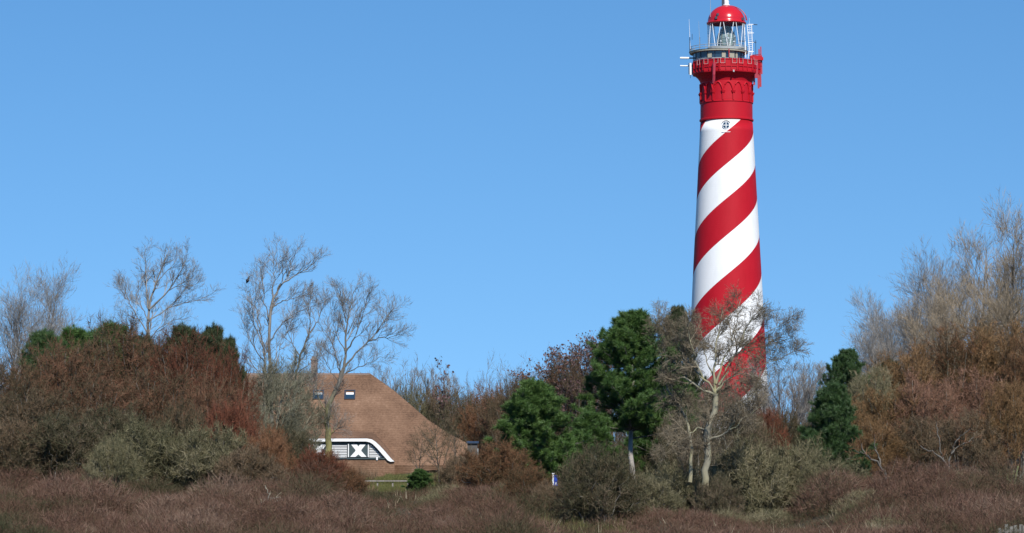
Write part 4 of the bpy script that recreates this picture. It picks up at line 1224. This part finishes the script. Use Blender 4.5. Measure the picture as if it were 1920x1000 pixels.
# the rust thicket on the left mound
for a in [
    ('rust', 232, 626, 158, 250, 'twig_maroon', 'rust shrub crowning the top of the left thicket'),
    ('rust', 120, 655, 155, 230, 'twig_maroon', 'brown shrub in front of the left green pine tops'),
    ('rust', 15, 690, 152, 230, 'twig_maroon', 'brown rust shrub against the left frame edge below the grey trees'),
    ('rust', 345, 648, 156, 200, 'twig_ember', 'dark red shrub high on the right shoulder of the left thicket'),
    ('rust', 420, 674, 154, 130, 'twig_ember', 'dark red shrub ending the left thicket on its right, below a small pine'),
    ('rust', 60, 742, 146, 230, 'twig_brown', 'brown shrub midway up the far left slope'),
    ('rust', 178, 722, 147, 230, 'twig_maroon', 'rust shrub in the middle of the left slope'),
    ('rust', 300, 708, 149, 230, 'twig_maroon', 'dusky shrub with pale stems in the middle of the thicket'),
    ('rust', 395, 726, 147, 180, 'twig_maroon', 'rust shrub above the bright red bush'),
    ('dome', 25, 800, 137, 190, 'twig_brown', 'dark brown shrub at the foot of the far left slope'),
    ('dome', 120, 792, 137, 210, 'twig_dark', 'dusky shrub at the foot of the left slope beside the olive bush'),
    ('dome', 215, 778, 140, 180, 'twig_dark', 'dark shrub behind the top of the olive bush'),
    ('dome', 428, 772, 134, 130, 'twig_ember', 'bright dark red bush between thicket and olive bush'),
    ('dome', 340, 775, 142, 130, 'twig_brown', 'brown bush left of the bright red one'),
    ('low', 275, 806, 128, 190, 'twig_olive', 'rounded olive bush in front of the left thicket'),
    ('low', 395, 812, 127, 180, 'twig_olive', 'straw olive bush below the bright red bush'),
    ('low', 215, 838, 124, 110, 'twig_olive', 'small olive bush at the left of the rounded olive one'),
    ('dome', 505, 818, 131, 110, 'twig_rust', 'reddish shrub hiding the left end of the white gable'),
    ('dome', 600, 852, 130, 110, 'twig_ember', 'russet bush just under the white gable'),
    ('dome', 535, 812, 165, 120, 'twig_dark', 'brown bush at the left foot of the roof'),
    ('low', 465, 850, 124, 130, 'twig_brown', 'low brown bush right of the straw olive bush'),
    ('low', 650, 884, 130, 80, 'twig_rust', 'low rust bush right of the russet one'),
    ('rust', 765, 738, 264, 110, 'twig_olive', 'olive brown bush behind the upper right edge of the roof'),
    ('rust', 815, 742, 268, 130, 'twig_brown', 'brown bush behind the middle of the roof edge'),
    ('rust', 868, 748, 262, 130, 'twig_dark', 'dusky bush behind the lower right end of the roof'),
    ('rust', 918, 744, 258, 130, 'twig_rust', 'rust bush between shed and round pine'),
    ('rust', 962, 730, 250, 130, 'twig_brown', 'brown bush behind the left edge of the round pine'),
    ('rust', 1075, 705, 225, 150, 'twig_brown', 'brown bush in the gap between the two green pines'),
    # middle
    ('dome', 935, 842, 133, 150, 'twig_rust', 'red brown shrub in front of the round pine foot'),
    ('dome', 870, 862, 140, 110, 'twig_brown', 'brown shrub below the grey shed'),
    ('low', 990, 884, 128, 100, 'twig_rust', 'small reddish shrub left of the blue sign'),
    ('low', 1030, 913, 124, 80, 'twig_brown', 'low brown shrub covering the foot of the blue sign'),
    ('dome', 1122, 852, 116, 165, 'twig_dark', 'big dark rounded bush right of the blue sign'),
    ('low', 1215, 900, 118, 120, 'twig_olive', 'low greenish bush between the dark bush and the gnarled trunk'),
    ('low', 1262, 884, 124, 140, 'twig_olive', 'olive bush at the left foot of the gnarled trunk'),
    ('low', 1405, 850, 125, 190, 'twig_olive', 'olive bush at the right foot of the gnarled trunk'),
    ('low', 1488, 846, 126, 180, 'twig_olive', 'grey green bush midway between gnarled tree and right thicket'),
    ('low', 1560, 872, 124, 150, 'twig_olive', 'olive bush before the orange shrub of the right thicket'),
    ('dome', 1348, 905, 121, 100, 'twig_dark', 'dark low bush right beside the gnarled trunk'),
    ('dome', 1437, 782, 172, 90, 'twig_ember', 'red twigged bush below the lighthouse foot'),
    ('dome', 1400, 790, 160, 130, 'twig_dark', 'dusky bush under the right boughs of the gnarled tree'),
    ('dome', 1478, 790, 176, 120, 'twig_brown', 'brown bush in the dip right of the lighthouse'),
    ('dome', 1270, 810, 158, 120, 'twig_dark', 'dusky bush between tall pine trunk and gnarled tree'),
    ('dome', 1150, 838, 176, 130, 'twig_dark', 'dusky bush behind the pale pine trunk'),
    # right thicket
    ('tall', 1638, 706, 154, 150, 'twig_olive', 'ochre green tall shrub beside the dark leaning pine'),
    ('tall', 1690, 672, 161, 190, 'twig_ochre', 'rust tall shrub on the left of the right thicket top'),
    ('tall', 1775, 642, 163, 210, 'twig_rust', 'rust tall shrub in the middle of the right thicket top'),
    ('tall', 1868, 622, 164, 220, 'twig_ochre', 'highest rust shrub of the right thicket'),
    ('tall', 1945, 660, 158, 180, 'twig_rust', 'rust shrub running out of the right frame edge'),
    ('tall', 1585, 762, 150, 150, 'twig_ochre', 'orange rust shrub at the left corner of the right thicket'),
    ('tall', 1672, 742, 152, 200, 'twig_ochre', 'brown shrub with visible grey stems in the right thicket'),
    ('tall', 1742, 722, 151, 170, 'twig_pink', 'pinkish shrub in the middle of the right thicket'),
    ('tall', 1820, 716, 153, 190, 'twig_pink', 'pinkish brown shrub right of the other pink one'),
    ('tall', 1895, 730, 143, 150, 'twig_ochre', 'rust shrub above the black car'),
    ('tall', 1560, 812, 145, 110, 'twig_ochre', 'low orange shrub at the front left of the right thicket'),
    ('tall', 1640, 795, 146, 140, 'twig_ochre', 'low rust shrub behind the grey straw clump'),
    ('tall', 1730, 790, 147, 150, 'twig_brown', 'low brown shrub with pale forked stems in the right thicket'),
    ('tall', 1812, 782, 142, 150, 'twig_brown', 'low brown shrub left of the mossy trunk'),
]:
    shrub(*a)

# forked pale stems that show inside the right thicket
limbsF = [
    ([(1781, 892), (1778, 880), (1768, 866), (1756, 852), (1740, 846), (1722, 836)], .075, .025, 0, -.6),
    ([(1779, 884), (1779, 868), (1785, 850), (1797, 838), (1812, 832), (1830, 820)], .06, .02, 0, .5),
    ([(1785, 850), (1795, 822), (1812, 812), (1825, 790)], .04, .015, .2, -.3),
    ([(1768, 866), (1762, 835), (1758, 800), (1764, 775)], .04, .015, -.2, .5),
]
lvF = [dict(n=6, L=.7, ang=45, w=.02, up=.1, t0=.4), dict(n=5, L=.4, ang=40, w=.012, K=4, up=.08), dict(n=4, L=.25, ang=36, w=.015)]
hero_tree('thicket_tree', 'forked dark grey stems standing clear at the front of the right thicket', limbsF, 136.0, lvF, M['bark_dark'], M['twig_rust'], 81)
limbsG = [
    ([(1660, 890), (1650, 872), (1630, 858), (1614, 846), (1613, 832)], .07, .03, 0, -.5),
    ([(1650, 872), (1648, 850), (1640, 836), (1642, 815)], .05, .02, 0, .4),
    ([(1630, 858), (1622, 850), (1610, 848), (1600, 838)], .035, .012, 0, .3),
]
hero_tree('thicket_tree', 'crooked dark grey stem leaning left at the front of the right thicket', limbsG, 138.0, lvF, M['bark_dark'], M['twig_rust'], 82)
limbsM = [
    ([(1862, 905), (1862, 880), (1860, 860), (1866, 845), (1862, 820), (1858, 795)], .26, .12, 0, 0),
    ([(1863, 885), (1870, 860), (1872, 838), (1876, 815), (1880, 790)], .17, .08, .2, .5),
    ([(1866, 870), (1880, 866), (1894, 858), (1908, 854), (1918, 850)], .05, .02, -.3, -.6),
    ([(1858, 870), (1850, 850), (1851, 830), (1846, 800)], .12, .05, 0, .4),
    ([(1848, 905), (1846, 880), (1845, 855), (1838, 830)], .12, .06, .8, .8),
]
hero_tree('mossy_tree', 'thick forked trunk green with moss beside the black car', limbsM, 147.0, lvF, M['bark_moss'], M['twig_brown'], 83)
limbsN = [
    ([(1900, 905), (1900, 870), (1899, 835), (1898, 790), (1897, 765)], .30, .10, 0, .4),
    ([(1899, 845), (1904, 815), (1912, 790)], .14, .06, 0, .5),
]
hero_tree('dark_trunk_tree', 'straight dark trunk between the mossy trunk and the black car', limbsN, 152.0, lvF, M['bark_dark'], M['twig_brown'], 84)
# dead branch in the heath
limbsH = [
    ([(492, 965), (500, 952), (507, 938), (505, 928), (500, 916), (496, 903)], .05, .012, 0, -.2),
    ([(500, 952), (492, 946), (488, 940)], .03, .012, 0, -.2),
    ([(507, 938), (516, 932), (526, 934), (540, 942)], .025, .008, 0, -.3),
    ([(503, 950), (514, 943), (522, 938), (528, 944)], .025, .01, 0, .3),
    ([(496, 958), (490, 950), (489, 942)], .025, .01, 0, .2),
]
hero_tree('dead_branch', 'pale forked dead branch sticking out of the left heath', limbsH, 112.0, [dict(n=3, L=.3, ang=40, w=.012, t0=.3), dict(n=3, L=.2, ang=36, w=.014)], M['bark_pale'], M['straw'], 85, cat='dead branch')

# ============================================================ HEATH, GRASS, FAR WOOD (stuff)
def noise2(x, y, s):
    return (np.sin(x / s * 1.3 + 1.7 * np.sin(y / s * .7)) + np.sin(y / s * 1.1 + 1.3 * np.sin(x / s * .9) + 2) + np.sin((x + y) / s * .6 + 4)) / 3


def tufts(name, mat, n, ylo, yhi, hmin, hmax, per, w, seed, label, xfun=None, keep=None, tintf=None, spread=.55, pw=1.0):
    rng = np.random.default_rng(seed)
    y = ylo + (yhi - ylo) * rng.random(n) ** pw
    x = rng.uniform(-1, 1, n) * (y / 6 + 3.0) if xfun is None else xfun(rng, n)
    if keep is not None:
        k = keep(x, y, rng); x, y = x[k], y[k]
    n = len(x); z = zg(x, y)
    hh = (hmin + (hmax - hmin) * np.clip(.5 + .5 * noise2(x, y, 1.7) + rng.normal(0, .18, n), 0, 1))
    tn = tintf(x, y) if tintf else np.full(n, .5)
    ix = np.repeat(np.arange(n), per); m = len(ix)
    a = rng.uniform(0, 2 * pi, m); q = np.sqrt(rng.random(m)) * .20
    p = np.stack([x[ix] + np.cos(a) * q, y[ix] + np.sin(a) * q, z[ix] + rng.random(m) * .45 * hh[ix] - .04], -1)
    d = nrm(np.stack([np.cos(a) * spread * rng.random(m), np.sin(a) * spread * rng.random(m), np.ones(m)], -1) + rng.normal(0, .16, (m, 3)))
    m_ = MB(); blades(m_, p, d, hh[ix] * rng.uniform(.35, .75, m), w, rng, np.clip(tn[ix] + rng.normal(0, .2, m), 0, 1))
    return tag(m_.build(name, mat), label, kind='stuff')


def cushions(name, mat, n, ylo, yhi, per, w, seed, label, rlo, rhi, hlo, hhi, tintf, Llo=.08, Lhi=.24, keep=None, pw=1.3):
    """low domed bushes of short upright twigs, close enough to read as one cover"""
    rng = np.random.default_rng(seed)
    y = ylo + (yhi - ylo) * rng.random(n) ** pw; x = rng.uniform(-1, 1, n) * (y / 6 + 7.0)
    if keep is not None:
        k = keep(x, y, rng); x, y = x[k], y[k]; n = len(x)
    big = np.clip(.5 + .6 * noise2(x, y, 2.6) + rng.normal(0, .2, n), 0, 1)
    r = rlo + (rhi - rlo) * big * rng.uniform(.6, 1, n); h = hlo + (hhi - hlo) * big * rng.uniform(.6, 1, n)
    tn = tintf(x, y) + rng.normal(0, .17, n)
    ix = np.repeat(np.arange(n), per); m = len(ix)
    a = rng.uniform(0, 2 * pi, m); q = np.sqrt(rng.random(m))
    top = h[ix] * np.sqrt(np.maximum(0, 1 - .85 * q * q)); zz = top * (1 - .75 * rng.random(m) ** 1.6)
    px_, py_ = x[ix] + np.cos(a) * q * r[ix], y[ix] + np.sin(a) * q * r[ix]
    p = np.stack([px_, py_, zg(px_, py_) + zz - .06], -1)
    d = nrm(np.stack([np.cos(a) * q * .7, np.sin(a) * q * .7, np.full(m, .75)], -1) + rng.normal(0, .55, (m, 3)))
    m_ = MB(); blades(m_, p, d, rng.uniform(Llo, Lhi, m) * (1 + .6 * h[ix]), w, rng, np.clip(tn[ix] + rng.normal(0, .16, m), 0, 1))
    return tag(m_.build(name, mat), label, kind='stuff')


def heath_tint(x, y):
    return np.clip(.46 + .32 * noise2(x, y * .6, 3.8) - .22 * np.exp(-((x - 2.5) / 1.8) ** 2) + .26 * np.exp(-((x - 10) / 6) ** 2), 0.02, .82)


cushions('heath', M['heath'], 8600, 84, 152, 200, .014, 91, 'brown and mauve low heath covering the foreground dune', .35, .8, .15, .6, heath_tint)
cushions('heath_bushes', M['heath'], 1000, 88, 150, 1300, .014, 96, 'knee high heath bushes standing above the low heath', .5, 1.5, .35, 1.4, lambda x, y: heath_tint(x + 1, y) + .08, .09, .28, pw=1.15,
         keep=lambda x, y, r: ~((x > 1.0) & (x < 13.0) & (y < 136)) & ~((x / y > -.053) & (x / y < -.026) & (y > 108)))
cushions('heath_hummocks', M['heath'], 420, 86, 124, 700, .014, 98, 'low red brown heath hummocks before the gnarled tree', .4, .9, .25, .6, lambda x, y: np.full(len(x), .62), .08, .24, pw=1.0,
         keep=lambda x, y, r: (x > 3.2) & (x < 14))
cushions('tall_scrub', M['heath'], 420, 104, 146, 1500, .015, 101, 'waist high red brown scrub where the heath runs into the bushes', .7, 1.6, .6, 1.75, lambda x, y: .50 + .30 * noise2(x, y, 3), .10, .28, pw=.8,
         keep=lambda x, y, r: (((x < -3.0) & (y > 112)) | ((x > 12.0) & (y < 121))) & ~((x / y > -.060) & (x / y < -.012) & (y > 114)))
cushions('olive_bushes', M['twig_olive'], 240, 90, 150, 1100, .014, 97, 'low olive green bushes scattered through the heath', .5, 1.2, .3, 1.0, lambda x, y: .45 + .3 * noise2(x, y, 3), .09, .28, pw=1.1,
         keep=lambda x, y, r: (noise2(x, y, 6) < .25) & ~((x > 1.0) & (x < 12) & (y < 118)) & ~((x / y > -.053) & (x / y < -.026) & (y > 108)))
tufts('undergrowth', M['twig_brown'], 12000, 148, 275, .5, 1.3, 26, .03, 92, 'brown undergrowth between the heath and the farmhouse',
      keep=lambda x, y, r: ~((np.abs(x + 14) < 9.5) & (y > 205) & (y < 262)) & ~((x > -9) & (x < -3) & (y > 150)), tintf=lambda x, y: .45 + .25 * noise2(x, y, 5))
tufts('dune_grass', M['grass'], 2600, 150, 236, .25, .55, 40, .022, 93, 'patch of yellow green grass in front of the farmhouse roof',
      xfun=lambda r, n: r.uniform(-9.6, -2.6, n), tintf=lambda x, y: .5 + .3 * noise2(x, y, 2))
tufts('dry_stalks', M['straw'], 520, 86, 132, .45, .9, 5, .014, 94, 'scattered pale dry stalks among the heath', tintf=lambda x, y: .4 + .2 * noise2(x, y, 3), spread=.8)
tufts('green_tufts', M['grass'], 240, 108, 136, .3, .6, 36, .014, 95, 'green grass around the dark rounded bush and the gnarled trunk',
      xfun=lambda r, n: r.uniform(1.0, 4.6, n), keep=lambda x, y, r: noise2(x, y, 2) > -.1, tintf=lambda x, y: .35 + .3 * noise2(x, y, 2))
# straw clump
sx0 = P(1655, 920, 112)[0]; rng = np.random.default_rng(5)
cl = thing('grass_clump', 'pale straw grass clump in front of the right thicket', 'grass clump', (sx0, 112, float(zg(sx0, 112))))
m_ = MB(); n = 120; a = rng.uniform(0, 2 * pi, n); q = rng.random(n) * .35
blades(m_, np.stack([np.cos(a) * q, np.sin(a) * q, np.zeros(n)], -1), nrm(np.stack([np.cos(a) * .35, np.sin(a) * .35, np.ones(n)], -1) + rng.normal(0, .15, (n, 3))), rng.uniform(.5, 1.2, n), .014, rng, rng.random(n) * .6)
m_.build('blades', M['straw'], cl)

# far wood: one mass of bare trees
rng = np.random.default_rng(99)
m_ = MB()
nt_ = 330
xs = rng.uniform(-85, 85, nt_); ys = rng.uniform(285, 350, nt_) ; hs_ = rng.uniform(7.5, 10.5, nt_) * (1 + .08 * noise2(xs, ys, 14))
ok = ~((np.abs(xs - TX) < 7.5) & (np.abs(ys - TD) < 16)); xs, ys, hs_ = xs[ok], ys[ok], hs_[ok]; nt_ = len(xs)
st = 4; ix = np.repeat(np.arange(nt_), st); n = len(ix)
a = rng.uniform(0, 2 * pi, n)
p = np.stack([xs[ix] + np.cos(a) * .8, ys[ix] + np.sin(a) * .8, zg(xs[ix], ys[ix]) - .2], -1)
d = nrm(np.stack([np.cos(a) * .14, np.sin(a) * .14, np.ones(n)], -1))
T0 = grow(p, d, hs_[ix] * rng.uniform(.75, 1.05, n), 7, .05, .04, rng); R0 = lin(np.full(n, .09), np.full(n, .012), 7)
tubes(m_, T0, R0, 4, rng.random(n))
p, d, t_, r_ = spawn(T0, R0, 8, .2, 1, 30, 10, rng)
T1 = grow(p, d, 2.0 * rng.uniform(.5, 1.1, len(p)), 4, .1, .15, rng); R1_ = lin(np.minimum(r_ * .6, .03), np.full(len(p), .008), 4)
tubes(m_, T1, R1_, 3, rng.random(len(p)))
p, d, _, _ = spawn(T1, R1_, 7, .15, 1, 32, 10, rng); d[:, 2] += .2; d = nrm(d)
L = rng.uniform(.5, 1.2, len(p)); blades(m_, p, d, L, .03, rng, rng.random(len(p)))
ix = np.repeat(np.arange(len(p)), 3); q = rng.random(len(ix))
p2 = p[ix] + d[ix] * (L[ix] * q)[:, None]; d2 = nrm(d[ix] + rng.normal(0, .45, (len(ix), 3)) + [0, 0, .2])
blades(m_, p2, d2, rng.uniform(.3, .6, len(ix)), .024, rng, rng.random(len(ix)))
tag(m_.build('woodland', M['wood_far']), 'grey brown leafless wood stretching along the skyline behind', kind='stuff')
# low dusky scrub under the wood's edge
m_ = MB()
n = 900; x = rng.uniform(-60, 60, n); y = rng.uniform(262, 300, n); hh = rng.uniform(1.5, 4.2, n)
ok = ~((np.abs(x + 14) < 11) & (y < 270)); x, y, hh = x[ok], y[ok], hh[ok]; n = len(x)
ix = np.repeat(np.arange(n), 150); m = len(ix); a = rng.uniform(0, 2 * pi, m); q = np.sqrt(rng.random(m))
cz_ = hh[ix] * np.sqrt(1 - .8 * q * q) * rng.uniform(.25, 1, m)
p = np.stack([x[ix] + np.cos(a) * q * 1.6, y[ix] + np.sin(a) * q * 1.6, zg(x, y)[ix] + cz_ - .4], -1)
d = nrm(np.stack([np.cos(a) * q * .6, np.sin(a) * q * .6, np.ones(m)], -1) + rng.normal(0, .3, (m, 3)))
blades(m_, p, d, rng.uniform(.35, .8, m), .035, rng, np.clip(.35 + .3 * noise2(x, y, 6)[ix] + rng.normal(0, .2, m), 0, 1))
tag(m_.build('scrub', M['twig_brown']), 'low brown scrub along the foot of the far wood', kind='stuff')

# ============================================================ SMALL MAN-MADE THINGS
# blue sign
q = P(1041, 915, 132); z0 = float(zg(q[0], 132)); top = P(1041, 889, 132)[2]
sg = thing('path_marker', 'white marker post with a small blue plate beside the dark rounded bush', 'sign', (q[0], 132, z0))
m_ = MB(); px_ = P(1037.3, 900, 132)[0] - q[0]; m_.box([px_, 0, (top - z0) / 2], (.07, .07, top - z0)); m_.box([px_, 0, top - z0 + .02], (.11, .11, .04)); m_.build('post', M['white'], sg)
m_ = MB(); zt = top - z0; m_.box([.02, -.06, zt - .28], (.14, .03, .46)); pl = m_.build('plate', M['blue'], sg)
m_ = MB(); m_.box([.03, -.078, zt - .42], (.045, .006, .12)); m_.build('pale_mark', M['white'], pl)
# low rail below the roof
z0 = float(zg(P(725, 900, 170)[0], 170)); xa, xb = P(676, 902, 170)[0], P(768, 902, 170)[0]; zt = P(725, 902, 170)[2]
xm = (xa + xb) / 2
fe = thing('rail_fence', 'low pale rail fence crossing the grass below the gable', 'fence', (xm, 170, z0))
m_ = MB(); m_.box([0, 0, zt - z0], (xb - xa, .10, .07)); m_.build('rail', M['rail'], fe)
for k in np.linspace(xa + .1, xb - .1, 4):
    m_ = MB(); m_.box([k - xm, .09, (zt - z0 - .06) / 2 - .1], (.08, .08, zt - z0 + .1)); m_.build('post', M['rail'], fe)
# picket fence bottom right
fd = 93.0; q = P(1898, 990, fd); z0 = float(zg(q[0], fd)); ft = P(1898, 984.5, fd)[2]
pf = thing('picket_fence', 'weathered grey paling fence in the bottom right corner', 'fence', (q[0], fd, z0))
rng = np.random.default_rng(3)
for k, px_ in enumerate((1876, 1887.5, 1896.5, 1904, 1911.5, 1918.5, 1926, 1934)):
    x = P(px_, 990, fd)[0] - q[0]; hh = ft - z0 + rng.uniform(-.05, .04) - (.05 if k == 0 else 0); w = .10
    m_ = MB(); y0 = -.035
    m_.box([x, 0, hh / 2 - .1], (w, .03, hh + .2), ry=rng.normal(0, .02))
    m_.build('paling', M['greywood'], pf)
m_ = MB()
for zz in (.35, .85): m_.box([P(1905, 990, fd)[0] - q[0], .04, zz * (ft - z0)], (1.05, .045, .09))
m_.build('crossbar', M['greywood'], pf)
# leaning stakes before the car
for pa, pb, lab, w in (((1890, 918), (1889.5, 889), 'upright green stake, left of three before the black car', .11), ((1895, 910), (1901, 882), 'thin leaning grey green stake between two others before the car', .07), ((1900, 916), (1909, 874), 'longest leaning pale stake before the black car', .07)):
    a, b = P(*pa, 141), P(*pb, 141.2); g0 = float(zg(a[0], 141))
    a = a + (a - b) * ((a[2] - g0 + .3) / (b[2] - a[2])) if a[2] > g0 - .2 else a
    st_ = thing('wooden_stake', lab, 'stake', (a[0], 141, g0))
    m_ = MB(); o_ = np.array([a[0], 141, g0]); m_.tube([a - o_, b - o_], [w * .6, w * .5], 7); m_.build('shaft', M['greenpost'], st_)

# black car at the right edge
cd = 160.0; cx0 = P(1884, 900, cd)[0]; cz0 = P(1900, 917, cd)[2] - .08
cz0 = float(zg(cx0 + 2, cd))
car = thing('parked_car', 'black car mostly outside the right frame edge behind the stakes', 'car', (cx0, cd, cz0))


def extr(prof, y0, y1, mat, name, parent):
    m_ = MB(); n = len(prof)
    v = [[x, y0, z] for x, z in prof] + [[x, y1, z] for x, z in prof]
    m_.add(v, [[i, (i + 1) % n, n + (i + 1) % n, n + i] for i in range(n)])
    m_.ng.append(list(range(n))[::-1]); m_.ng.append(list(range(n, 2 * n)))
    return m_.build(name, mat, parent)


kz = (P(1900, 866, cd)[2] - cz0) / 1.5
body = [(0, .35), (0, .72), (.12, .92), (.35, 1.0), (.62, 1.42), (.9, 1.5), (2.3, 1.5), (2.9, 1.05), (3.9, .92), (4.1, .7), (4.1, .35)]
b_ = extr([(x, z * kz) for x, z in body], -.82, .82, M['carblack'], 'body', car)
for s in (-1, 1):
    extr([(.52, 1.05 * kz), (.72, 1.38 * kz), (1.4, 1.42 * kz), (1.4, 1.05 * kz)], s * .825 - .006, s * .825 + .006, M['darkglass'], 'side_window', car)
    extr([(1.48, 1.05 * kz), (1.48, 1.42 * kz), (2.2, 1.42 * kz), (2.68, 1.05 * kz)], s * .825 - .006, s * .825 + .006, M['darkglass'], 'side_window', car)
    for wx_ in (.75, 3.25):
        m_ = MB(); a = np.linspace(0, 2 * pi, 25)[:-1]
        m_.tube([[wx_, s * .70, .33 * kz], [wx_, s * .86, .33 * kz]], .33 * kz, 20); wl = m_.build('wheel', M['rubber'], car)
        m_ = MB(); m_.tube([[wx_, s * .865, .33 * kz], [wx_, s * .88, .33 * kz]], .2 * kz, 16); m_.build('rim', M['steel'], wl)
    m_ = MB(); m_.box([-.005, s * .62, .78 * kz], (.05, .3, .16)); m_.build('tail_lamp', M['lamp'], car)

# ============================================================ SKY, SUN, CAMERA
SKY_LIFT = 0.175
SUN_EL = radians(41); SUN_AZ = radians(17)      # azimuth to the right of straight behind the camera
w = bpy.data.worlds.new('World'); scene.world = w; w.use_nodes = True
nt = w.node_tree; bg = nt.nodes['Background']
sky = nt.nodes.new('ShaderNodeTexSky'); sky.sky_type = 'NISHITA'; sky.sun_disc = False
sky.sun_elevation = SUN_EL
dirv = np.array([sin(SUN_AZ) * cos(SUN_EL), -cos(SUN_AZ) * cos(SUN_EL), sin(SUN_EL)])
sky.sun_rotation = math.atan2(dirv[0], dirv[1])
sky.air_density = 1.0; sky.dust_density = 0.0; sky.ozone_density = 3.0; sky.altitude = 0
# a clear, deep spring sky: the dome's lower part is drawn from higher, bluer air
tcw = N_(nt, 'ShaderNodeTexCoord'); sw = N_(nt, 'ShaderNodeSeparateXYZ'); cw_ = N_(nt, 'ShaderNodeCombineXYZ')
nt.links.new(tcw.outputs['Generated'], sw.inputs[0]); nt.links.new(sw.outputs[0], cw_.inputs[0]); nt.links.new(sw.outputs[1], cw_.inputs[1])
nt.links.new(math_(nt, 'ADD', math_(nt, 'MULTIPLY', sw.outputs[2], 1.0), SKY_LIFT), cw_.inputs[2])
vn = N_(nt, 'ShaderNodeVectorMath', operation='NORMALIZE'); nt.links.new(cw_.outputs[0], vn.inputs[0]); nt.links.new(vn.outputs[0], sky.inputs[0])
hs = N_(nt, 'ShaderNodeHueSaturation'); hs.inputs['Saturation'].default_value = 1.25; hs.inputs['Hue'].default_value = .499; hs.inputs['Value'].default_value = 1.0
nt.links.new(sky.outputs[0], hs.inputs['Color']); nt.links.new(hs.outputs[0], bg.inputs[0]); bg.inputs[1].default_value = 0.108
sl = bpy.data.lights.new('sun', 'SUN'); sl.energy = 4.0; sl.angle = radians(.53); sl.color = (1.0, .955, .88)
so = bpy.data.objects.new('sun', sl); COL.objects.link(so)
from mathutils import Vector
so.rotation_euler = Vector(dirv).to_track_quat('Z', 'Y').to_euler(); so.location = (30, -40, 60)

cam = bpy.data.cameras.new('camera'); co = bpy.data.objects.new('camera', cam); COL.objects.link(co)
cam.sensor_width = 36.0; cam.lens = 36.0 * F / 1920.0; cam.clip_start = 1.0; cam.clip_end = 20000
co.location = (0, 0, CZ); co.rotation_euler = (pi / 2 + TH, 0, 0)
scene.camera = co
scene.render.resolution_x = 1024; scene.render.resolution_y = 533
vs_ = scene.view_settings; vs_.view_transform = 'Standard'; vs_.look = 'None'; vs_.gamma = 1; vs_.exposure = 0.42
